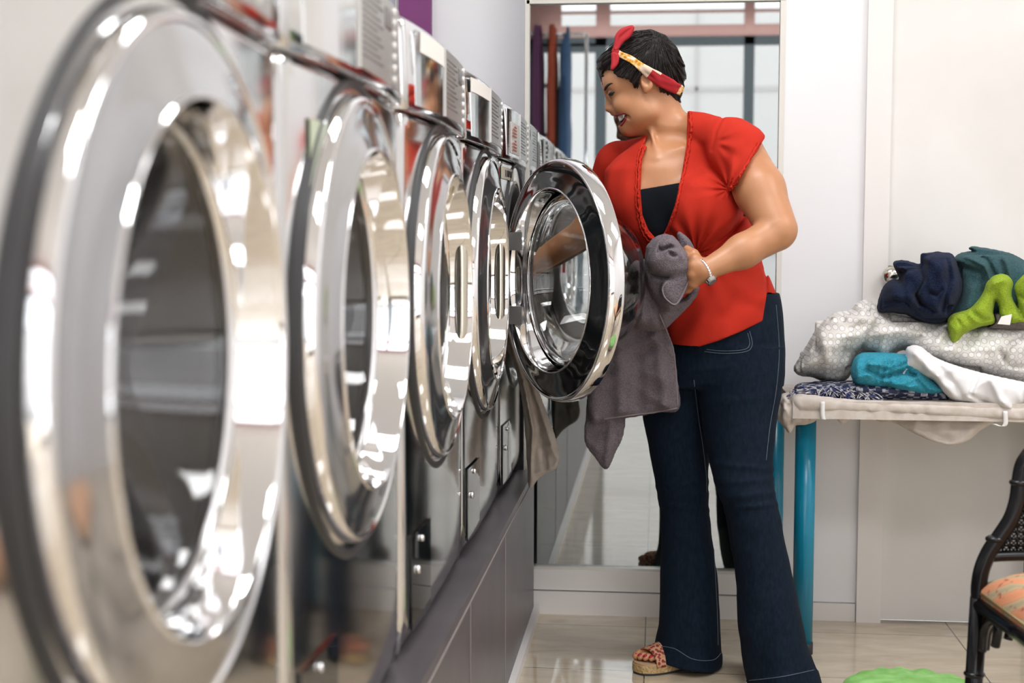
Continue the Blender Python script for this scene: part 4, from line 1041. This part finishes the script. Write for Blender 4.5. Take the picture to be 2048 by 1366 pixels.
c.add([(1558, 796), (1575, 786), (1620, 792), (1640, 815), (1634, 838), (1612, 848), (1590, 850), (1580, 866), (1570, 855), (1556, 838), (1552, 815)], 3.635, .018, .03, noise=.008, ns=24, folds=[([(1600, 800), (1582, 830), (1580, 860)], 4, -.012), ([(1570, 800), (1566, 845)], 4, .008)], seed=4)
c.add([(1660, 818), (1690, 815), (1706, 834), (1685, 846), (1678, 842)], 3.62, .006, .02)
c.add([(1748, 822), (1850, 826), (1985, 836), (1960, 860), (1935, 880), (1905, 888), (1870, 883), (1830, 866), (1790, 845), (1754, 840)], 3.66, .012, .03, noise=.006, slope=(0, -.6), folds=[([(1770, 835), (1830, 850), (1900, 886)], 5, -.006)], seed=6)
c.add([(1590, 790), (1700, 800), (1850, 806), (2010, 812), (2120, 818), (2120, 848), (2010, 842), (1850, 833), (1700, 826), (1600, 822)], 3.615, .014, .014, noise=.0025, seed=7)
cv = c.build('cover_cloth', M['cover'], TB, .0045)
for pts in ([(1645, 803), (1645, 828), (1647, 839)], [(2010, 822), (2011, 846), (2004, 853), (1988, 848)]):
    p = [at(a, b, 3.592) for a, b in pts]
    V = []; F = []
    for q in smooth_path(p, 4): V += [(q[0]-.0055, q[1], q[2]), (q[0]+.0055, q[1], q[2])]
    F = [(i, i+1, i+3, i+2) for i in range(0, len(V)-2, 2)]
    o = mesh('elastic_clip', V, F, M['white'], TB); md = o.modifiers.new('s', 'SOLIDIFY'); md.thickness = .002

def laundry(name, label, m, parts, Y, h=.0045, k=.006, cat='towel', it=1):
    c = Cloth(Y)
    for a in parts: c.add(*a[:4], **a[4])
    o = c.build(name, m, None, h, k, it); tag(o, label, cat); return o
M['plaid'] = mat('plaid_wool', (.05, .06, .12), .9)
def plaid():
    m = M['plaid']; v = N(m, 'ShaderNodeTexChecker'); v.inputs['Scale'].default_value = 62; v.inputs[1].default_value = (.015, .02, .05, 1); v.inputs[2].default_value = (.42, .43, .48, 1)
    n = N(m, 'ShaderNodeTexNoise'); n.inputs['Scale'].default_value = 60; mp = N(m, 'ShaderNodeMix', data_type='RGBA'); r = N(m, 'ShaderNodeValToRGB'); r.color_ramp.elements[0].position = .45; r.color_ramp.elements[1].position = .6
    L(m, coords(m), v.inputs[0]); L(m, coords(m), n.inputs['Vector']); L(m, n.outputs['Fac'], r.inputs[0]); L(m, r.outputs[0], mp.inputs[0]); L(m, v.outputs['Color'], mp.inputs[6]); mp.inputs[7].default_value = (.02, .03, .08, 1)
    L(m, mp.outputs[2], bsdf(m).inputs['Base Color'])
plaid()
PL = laundry('plaid_throw', 'navy and white checked throw with a fringe, flat at the bottom of the laundry pile', M['plaid'],
    [([(1590, 778), (1600, 768), (1650, 764), (1720, 762), (1820, 768), (1880, 775), (1898, 790), (1894, 803), (1840, 805), (1760, 803), (1690, 803), (1630, 800), (1600, 790)], 3.72, .09, .03, dict(noise=.006, ns=20, seed=11, folds=[([(1690, 785), (1800, 790), (1890, 788)], 3, -.008)]))], 3.72, cat='throw')
fr = []
for i in range(95):
    t = random.random(); x = 1596+t*150; y = 795-10*math.sin(t*3)+random.uniform(-14, 2); p = at(x, y, 3.635-random.random()*.012); a = random.uniform(-2.8, -.2) if t > .25 else random.uniform(2.4, 3.9)
    d_ = Vector((math.cos(a)*.022, -.004, math.sin(a)*.012)); q = p+d_; q.z = max(q.z, tz+.004); r_ = p+d_*1.6+Vector((0, -.003, -.006)); r_.z = max(r_.z, tz+.003)
    fr.append(tube_data(smooth_path([p, q, r_], 3), [.0016]*6+[.0008], 4))
M['fringe'] = mat('wool_fringe', (.30, .30, .40), .9); mottled(M['fringe'], (.03, .04, .16), (.62, .60, .62), 90, 2, .42, .58)
V, F = merge(fr); o = mesh('fringe', V, F, M['fringe'], PL); o['kind'] = 'stuff'
def rings():
    m = mat('ring_printed_cotton', (.62, .60, .57), .85); v = N(m, 'ShaderNodeTexVoronoi', voronoi_dimensions='2D'); v.inputs['Scale'].default_value = 60; v.inputs['Randomness'].default_value = .42
    tc = N(m, 'ShaderNodeTexCoord'); sx = N(m, 'ShaderNodeSeparateXYZ'); cx_ = N(m, 'ShaderNodeCombineXYZ'); ad = N(m, 'ShaderNodeMath', operation='SUBTRACT')
    L(m, tc.outputs['Object'], sx.inputs[0]); L(m, sx.outputs[2], ad.inputs[0]); ad.inputs[1].default_value = 0; L(m, sx.outputs[0], cx_.inputs[0]); L(m, ad.outputs[0], cx_.inputs[1]); L(m, cx_.outputs[0], v.inputs['Vector'])
    r = N(m, 'ShaderNodeValToRGB'); e = r.color_ramp.elements
    e[0].position = 0; e[0].color = (.78, .77, .76, 1); e[1].position = 1; e[1].color = (.68, .66, .62, 1)
    for p_, c_ in ((.34, (.78, .77, .76)), (.365, (.36, .34, .30)), (.40, (.36, .34, .30)), (.425, (.68, .66, .62))): x = e.new(p_); x.color = (*c_, 1)
    L(m, v.outputs['Distance'], r.inputs[0]); L(m, r.outputs[0], bsdf(m).inputs['Base Color']); return m
M['rings'] = rings()
laundry('duvet_cover', 'crumpled white duvet cover printed with small grey rings, middle of the laundry pile', M['rings'],
    [([(1588, 738), (1596, 722), (1615, 690), (1640, 650), (1668, 628), (1700, 622), (1716, 606), (1735, 602), (1760, 614), (1800, 628), (1880, 640), (1960, 645), (2070, 640), (2120, 690), (2120, 770), (2060, 770), (1990, 756), (1920, 738), (1860, 720), (1830, 700), (1800, 700), (1770, 722), (1752, 724), (1744, 712), (1720, 712), (1706, 740), (1690, 760), (1660, 765), (1620, 752), (1600, 750)], 3.78, .115, .09,
      dict(noise=.016, ns=9, seed=12, folds=[([(1757, 640), (1735, 670), (1718, 712)], 5, -.028), ([(1745, 618), (1722, 650), (1700, 660)], 4, -.016), ([(1840, 672), (1800, 690), (1766, 722)], 4, -.018), ([(1832, 645), (1780, 665), (1760, 700)], 9, .014), ([(1640, 660), (1655, 720), (1650, 760)], 10, .012), ([(1690, 700), (1680, 745)], 7, -.014), ([(2000, 700), (2015, 730), (2060, 735)], 5, -.022), ([(2060, 665), (2020, 690), (2010, 715)], 5, -.018), ([(1860, 690), (1930, 715), (2040, 745)], 14, .014), ([(1616, 690), (1605, 735)], 5, -.010)]))], 3.78, cat='bedding', h=.005)
M['aqua'] = terry('aqua_terry', (.02, .27, .40), (.06, .37, .48))
laundry('hand_towel', 'small bright aqua towel squeezed under the ring-printed bedding', M['aqua'],
    [([(1703, 745), (1712, 715), (1735, 706), (1790, 708), (1830, 716), (1850, 745), (1870, 765), (1888, 782), (1860, 790), (1820, 788), (1780, 778), (1730, 772), (1712, 768)], 3.66, .045, .03,
      dict(noise=.007, ns=18, seed=14, folds=[([(1735, 742), (1765, 755), (1800, 745), (1830, 750)], 4, -.014), ([(1740, 728), (1780, 735), (1810, 722)], 5, .012), ([(1768, 762), (1820, 776), (1865, 780)], 6, .010), ([(1815, 740), (1835, 762), (1850, 780)], 4, -.010)]))], 3.66, cat='towel', h=.0038)
M['sheet'] = mat('white_cotton_sheet', (.80, .79, .80), .85)
laundry('bed_sheet', 'plain white sheet spilling over the front edge of the laundry table', M['sheet'],
    [([(1803, 750), (1812, 720), (1815, 696), (1840, 694), (1870, 716), (1920, 735), (1985, 752), (2060, 768), (2120, 780), (2120, 812), (2060, 808), (2035, 815), (2026, 834), (2012, 822), (1970, 815), (1935, 806), (1905, 798), (1885, 780), (1868, 760), (1850, 752), (1830, 742), (1815, 742), (1806, 756)], 3.64, .035, .03,
      dict(noise=.007, ns=13, seed=16, folds=[([(1830, 705), (1860, 740), (1900, 790)], 8, .012), ([(1870, 725), (1910, 770), (1925, 800)], 6, -.014), ([(1955, 750), (1940, 790), (1985, 812)], 5, -.012), ([(1985, 760), (2000, 800), (2028, 828)], 8, .014), ([(2040, 770), (2050, 805)], 5, -.010)]))], 3.64, cat='sheet', h=.004)
M['navy'] = terry('navy_terry', (.004, .009, .030), (.010, .018, .048))
laundry('bath_towel', 'navy blue towel heaped at the left of the pile\'s top', M['navy'],
    [([(1758, 622), (1757, 605), (1768, 574), (1785, 560), (1800, 560), (1788, 530), (1792, 523), (1810, 522), (1842, 530), (1844, 515), (1862, 506), (1888, 506), (1906, 512), (1918, 545), (1924, 575), (1912, 610), (1893, 640), (1865, 645), (1838, 640), (1812, 628), (1780, 624)], 3.70, .085, .06,
      dict(noise=.010, ns=13, seed=18, folds=[([(1842, 532), (1848, 560), (1832, 590), (1840, 610)], 4, -.022), ([(1832, 592), (1845, 610), (1866, 622)], 4, -.016), ([(1800, 545), (1820, 540), (1840, 534)], 3.5, -.018), ([(1795, 540), (1808, 546), (1800, 556)], 4, -.020), ([(1763, 612), (1790, 600), (1812, 605), (1845, 635)], 4, -.015), ([(1860, 512), (1872, 550), (1876, 580)], 14, .014), ([(1860, 585), (1872, 592), (1884, 580)], 4, -.014), ([(1895, 520), (1900, 560), (1885, 620)], 5, -.016)]))], 3.70, h=.0042)
M['teal'] = terry('teal_terry', (.028, .075, .09), (.05, .115, .125))
laundry('bath_towel', 'grey-teal towel folded over behind the navy one', M['teal'],
    [([(1890, 642), (1905, 610), (1920, 570), (1915, 540), (1908, 520), (1922, 507), (1950, 503), (1938, 496), (1955, 495), (2000, 503), (2030, 512), (2070, 540), (2110, 600), (2060, 640), (1990, 640), (1930, 645)], 3.76, .085, .06,
      dict(noise=.009, ns=12, seed=20, folds=[([(1938, 502), (1975, 520), (1995, 560)], 3.5, -.018), ([(1925, 510), (1970, 532), (1985, 575)], 4, .014), ([(1960, 498), (2000, 515), (2012, 555)], 4, -.016), ([(1975, 500), (2015, 525), (2020, 560)], 5, .010), ([(1912, 530), (1960, 545), (1975, 600)], 5, -.012)]))], 3.76, h=.0042)
M['lime'] = terry('lime_terry', (.26, .38, .022), (.36, .50, .045))
laundry('hand_towel', 'lime green towel draped down over the ring-printed bedding', M['lime'],
    [([(1896, 645), (1905, 630), (1940, 618), (1965, 590), (1975, 565), (1990, 552), (2010, 550), (2024, 562), (2022, 590), (2030, 610), (2052, 640), (2070, 645), (2030, 649), (2005, 640), (1998, 610), (1990, 600), (1985, 625), (1988, 645), (1960, 652), (1930, 665), (1912, 684), (1905, 684), (1899, 662)], 3.665, .026, .022, dict(noise=.006, ns=18, seed=22, folds=[([(1915, 640), (1925, 655), (1918, 675)], 4, -.010), ([(1945, 625), (1965, 640), (1985, 640)], 5, -.008), ([(1978, 580), (1990, 565), (2008, 560)], 5, .008)])),
     ([(2028, 575), (2040, 555), (2060, 545), (2110, 555), (2110, 650), (2050, 645), (2036, 605)], 3.68, .06, .05, dict(noise=.010, ns=13, seed=23, folds=[([(2030, 590), (2050, 600), (2070, 595)], 5, -.014)]))], 3.67, h=.004)
M['taupe'] = terry('taupe_terry', (.15, .125, .115), (.21, .175, .165))
laundry('bath_towel', 'folded taupe towel with a white care label, under the lime green one', M['taupe'],
    [([(1975, 655), (1990, 645), (2000, 625), (2120, 640), (2120, 668), (2060, 662), (2000, 660)], 3.70, .05, .02, dict(noise=.004, seed=24, folds=[([(1980, 654), (2040, 655), (2110, 658)], 2, -.006)]))], 3.70, h=.004)
p = [at(a, b, 3.628) for a, b in ((1995, 648), (2003, 633), (2024, 628), (2020, 650))]
cl_ = empty('care_label', tuple(p[0])); 
bm = bmesh.new(); vs = [bm.verts.new(q) for q in p]; bm.faces.new(vs); r = bmesh.ops.extrude_face_region(bm, geom=bm.faces[:]); bmesh.ops.translate(bm, verts=[v for v in r['geom'] if isinstance(v, bmesh.types.BMVert)], vec=(0, .0012, 0))
bpy.data.objects.remove(cl_)
tw = [o for o in bpy.data.objects if o.get('label', '').startswith('folded taupe')][0]
fin('care_label', bm, M['white'], tw)

# ------------------------------------------------------------------ black lacquered chair
YCH = 2.60
CH = empty('lacquered_chair', (.86, 2.45, 0), 'black lacquered bamboo-style chair with striped orange seat, below the laundry table', 'chair')
def stripes():
    m = mat('striped_seat_fabric', (.7, .35, .2), .85); w = N(m, 'ShaderNodeTexWave'); w.inputs['Scale'].default_value = 9; w.inputs['Distortion'].default_value = .8; w.inputs['Detail'].default_value = 1
    mp = N(m, 'ShaderNodeTexCoord'); mm = N(m, 'ShaderNodeMapping'); mm.inputs['Rotation'].default_value = (0, 0, -.55); L(m, mp.outputs['Object'], mm.inputs[0]); L(m, mm.outputs[0], w.inputs['Vector'])
    r = N(m, 'ShaderNodeValToRGB'); e = r.color_ramp.elements; e[0].color = (.72, .30, .15, 1); e[1].color = (.42, .36, .22, 1)
    for p_, c_ in ((.4, (.74, .33, .17)), (.55, (.55, .28, .16)), (.7, (.60, .42, .24))): x = e.new(p_); x.color = (*c_, 1)
    n = N(m, 'ShaderNodeTexNoise'); n.inputs['Scale'].default_value = 60; L(m, coords(m), n.inputs['Vector']); r2 = N(m, 'ShaderNodeValToRGB'); r2.color_ramp.elements[0].position = .6; r2.color_ramp.elements[1].position = .66
    mx = N(m, 'ShaderNodeMix', data_type='RGBA'); L(m, w.outputs['Fac'], r.inputs[0]); L(m, n.outputs['Fac'], r2.inputs[0]); L(m, r2.outputs[0], mx.inputs[0]); L(m, r.outputs[0], mx.inputs[6]); mx.inputs[7].default_value = (.40, .10, .08, 1); L(m, mx.outputs[2], bsdf(m).inputs['Base Color']); return m
M['seat'] = stripes(); M['gimp'] = mat('seat_edging', (.5, .42, .22), .6)
xc = .86
def mir(p): return Vector((2*xc-p[0], p[1], p[2]))
st_ = [at(a, b, YCH) for a, b in ((2062, 905), (2046, 930), (2039, 965), (2034, 1003), (2022, 1038), (2001, 1071), (1979, 1103), (1964, 1138), (1958, 1172), (1958, 1195))]
for side in (0, 1):
    q = [mir(p) if side else p for p in st_]
    s_ = tube('back_stile', smooth_path(q, 6), .0145, M['black'], CH, 16)
    for px, py in ((2038, 965), (1990, 1078)):
        p = at(px, py, YCH); p = mir(p) if side else p
        bm = bmesh.new(); bmesh.ops.create_uvsphere(bm, u_segments=16, v_segments=8, radius=.0175, matrix=Matrix.Translation(p) @ Matrix.Diagonal((1, 1, .45, 1))); fin('bamboo_node', bm, M['black'], s_, True)
top = st_[0]; tube('crest_rail', smooth_path([top, top+Vector((.05, 0, .045)), Vector((xc, YCH, top.z+.065)), mir(top+Vector((.05, 0, .045))), mir(top)], 6), .0145, M['black'], CH, 14)
fl = at(1959, 1195, YCH)
legs = [(Vector((fl.x, YCH, fl.z)), Vector((fl.x-.012, YCH+.02, .0))), (mir((fl.x, YCH, fl.z)), mir((fl.x-.012, YCH+.02, 0)))]
f0 = Vector((fl.x+.055, 2.19, fl.z)); legs += [(f0, Vector((f0.x-.01, 2.17, 0))), (mir(f0), mir((f0.x-.01, 2.17, 0)))]
for a, b in legs:
    lg = tube('leg', [a, b], [.0165, .0145], M['black'], CH, 18)
    for t in (.33, .8):
        p = a.lerp(b, t); bm = bmesh.new(); bmesh.ops.create_uvsphere(bm, u_segments=16, v_segments=8, radius=.0195, matrix=Matrix.Translation(p) @ Matrix.Diagonal((1, 1, .4, 1))); fin('bamboo_node', bm, M['black'], lg, True)
cr = [Vector((legs[0][0].x, YCH, fl.z)), Vector((f0.x, 2.19, fl.z)), mir(f0), Vector((mir(legs[0][0]).x, YCH, fl.z))]
for i in range(4):
    a, b = cr[i], cr[(i+1) % 4]; tube('seat_rail', [a+Vector((0, 0, -.012)), b+Vector((0, 0, -.012))], .0145, M['black'], CH, 14)
for a, d_ in ((cr[0], Vector((.36, -.93, 0))), (cr[0], Vector((1, 0, 0))), (cr[3], Vector((-1, 0, 0)))):
    tube('curved_bracket', smooth_path([a+Vector((0, 0, -.095))+d_*.012, a+d_*.018+Vector((0, 0, -.055)), a+d_*.04+Vector((0, 0, -.032)), a+d_*.058+Vector((0, 0, -.038)), a+d_*.052+Vector((0, 0, -.075))], 5), .0085, M['black'], CH, 12)
# seat cushion
cor = [cr[0]+Vector((-.004, .012, 0)), cr[1]+Vector((-.004, -.02, 0)), cr[2]+Vector((.004, -.02, 0)), cr[3]+Vector((.004, .012, 0))]
bm = bmesh.new(); n = 22; g = []
for i in range(n+1):
    row = []
    for j in range(n+1):
        u_, v_ = i/n, j/n; p = (cor[0].lerp(cor[3], u_)).lerp(cor[1].lerp(cor[2], u_), v_)
        e = min(1, 4.5*min(u_, 1-u_)); e2 = min(1, 4.5*min(v_, 1-v_)); hh = .052*math.sqrt(max(0, 1-(1-e)**2))*math.sqrt(max(0, 1-(1-e2)**2))+.012
        row.append(bm.verts.new((p.x, p.y, fl.z+.004+hh)))
    g.append(row)
for i in range(n):
    for j in range(n): bm.faces.new((g[i][j], g[i+1][j], g[i+1][j+1], g[i][j+1]))
r = bmesh.ops.extrude_edge_only(bm, edges=[e for e in bm.edges if e.is_boundary])
for v in [v for v in r['geom'] if isinstance(v, bmesh.types.BMVert)]: v.co.z = fl.z+.002
sc_ = fin('seat_cushion', bm, M['seat'], CH, True)
tube('seat_edging', [c_+Vector((0, 0, .010)) for c_ in cor], .0035, M['gimp'], sc_, 8, True)
# cane back panel
pc = [(1992, 1120), (2004, 1085), (2030, 1052), (2044, 1015), (2050, 960), (2066, 930)]
lp = [at(a, b, YCH) for a, b in pc]
tube('lower_back_rail', smooth_path([at(1975, 1125, YCH), at(2000, 1112, YCH), Vector((xc, YCH, at(2040, 1106, YCH).z)), mir(at(2000, 1112, YCH)), mir(at(1975, 1125, YCH))], 6), .010, M['black'], CH, 12)
strips = []
z0 = at(2040, 1106, YCH).z; z1 = top.z+.03
def halfw(z):
    zs = [p.z for p in st_][::-1]; xs = [p.x for p in st_][::-1]; return xc-np.interp(z, zs, xs)
nz = int((z1-z0)/.0125)
for i in range(nz):
    z = z0+i*.0125; w_ = halfw(z)-.004; strips.append(tube_data([(xc-w_, YCH, z), (xc+w_, YCH, z)], .0022, 4))
for i in range(-24, 25):
    x = xc+i*.0125; zz = [z for z in np.linspace(z0, z1, 30) if abs(i*.0125) < halfw(z)]
    if len(zz) > 1: strips.append(tube_data([(x, YCH-.002, zz[0]), (x, YCH-.002, zz[-1])], .0022, 4))
    for s_ in (1, -1):
        q = [(x+s_*t, YCH-.003, z0+t) for t in np.linspace(0, z1-z0, 24)]; q = [a for a in q if abs(a[0]-xc) < halfw(a[2])]
        if len(q) > 2: strips.append(tube_data([q[0], q[-1]], .0018, 4))
V, F = merge(strips); o = mesh('cane_webbing', V, F, M['black'], CH); o['kind'] = 'stuff'

# green bag in the basket at the picture's foot
GB = empty('laundry_basket', tuple(at(1825, 1440, 2.9).xy)+(0,), 'round basket with a bright green liner on the floor in front of the chair', 'basket')
gc = Vector(GB.location)
M['green'] = mottled(mat('green_liner', (.18, .42, .10), .6), (.17, .40, .09), (.27, .54, .17), 22, 3); M['wicker'] = mat('pale_basket', (.5, .48, .42), .7)
zt = .165
def lin_(P):
    q = P-np.array(gc); r = np.hypot(q[:, 0], q[:, 1]); a = np.arctan2(q[:, 1], q[:, 0])
    top_ = zt+.003*np.cos(a*16+np.sin(a*3))*np.clip(r/.1, 0, 1)+.022*(1-(r/.15)**2)+vnoise(P*30)*.002
    return smax(r-.142-.004*np.sin(a*14), np.abs(P[:, 2]-(top_-.03))-.03, .02)*.8
sdf_obj('liner', lin_, (gc.x-.18, gc.y-.18, .08), (gc.x+.18, gc.y+.18, .24), .005, M['green'], GB, 1)
V = []; F = []; prof = [(.0, .002), (.115, .002), (.142, .14), (.148, .145), (.146, .12), (.118, .006)]
for i in range(48):
    a = 2*PI*i/48
    for r_, z in prof: V.append((gc.x+r_*math.cos(a), gc.y+r_*math.sin(a), z))
k = len(prof)
for i in range(48):
    for j in range(k-1): F.append((i*k+j, i*k+j+1, ((i+1) % 48)*k+j+1, ((i+1) % 48)*k+j))
mesh('basket_wall', V, F, M['wicker'], GB)
# garments on a rail by the shop front (mirrored in the pane)
GR = empty('garment_rail', (-.70, -1.45, 0), 'metal rail of hung garments near the shop front, mirrored in the dark pane', 'clothes rail')
M['cl1'] = mat('blue_garment', (.06, .14, .30), .8); M['cl2'] = mat('orange_red_garment', (.5, .09, .04), .8); M['cl3'] = mat('plum_garment', (.16, .05, .14), .8)
tube('rail', [(-1.05, -1.45, 2.42), (-.48, -1.45, 2.42)], .012, M['chrome'], GR)
for x in (-1.05, -.48): tube('rail_post', [(x, -1.45, 0), (x, -1.45, 2.42)], .012, M['chrome'], GR)
for i, (x, m_, w_, lb) in enumerate(((-.62, 'cl1', .035, 'blue garment on the rail near the shop front'), (-.70, 'cl2', .03, 'orange-red garment on the rail near the shop front'), (-.80, 'cl3', .035, 'plum garment on the rail near the shop front'), (-.92, 'cl3', .03, 'plum garment at the wall end of the rail'))):
    def gf(P, x=x, w_=w_):
        q = np.stack([(P[:, 0]-x)/w_, (P[:, 1]+1.45)/.2, (P[:, 2]-1.95)/.46], 1); return (np.sum(np.abs(q)**4, 1)**.25-1)*w_-vnoise(P*np.array([20, 20, 4]))*.008
    o = sdf_obj('hung_garment', gf, (x-.06, -1.7, 1.45), (x+.06, -1.2, 2.45), .01, M[m_], None, 1); tag(o, lb, 'garment', 'garments on the rail')
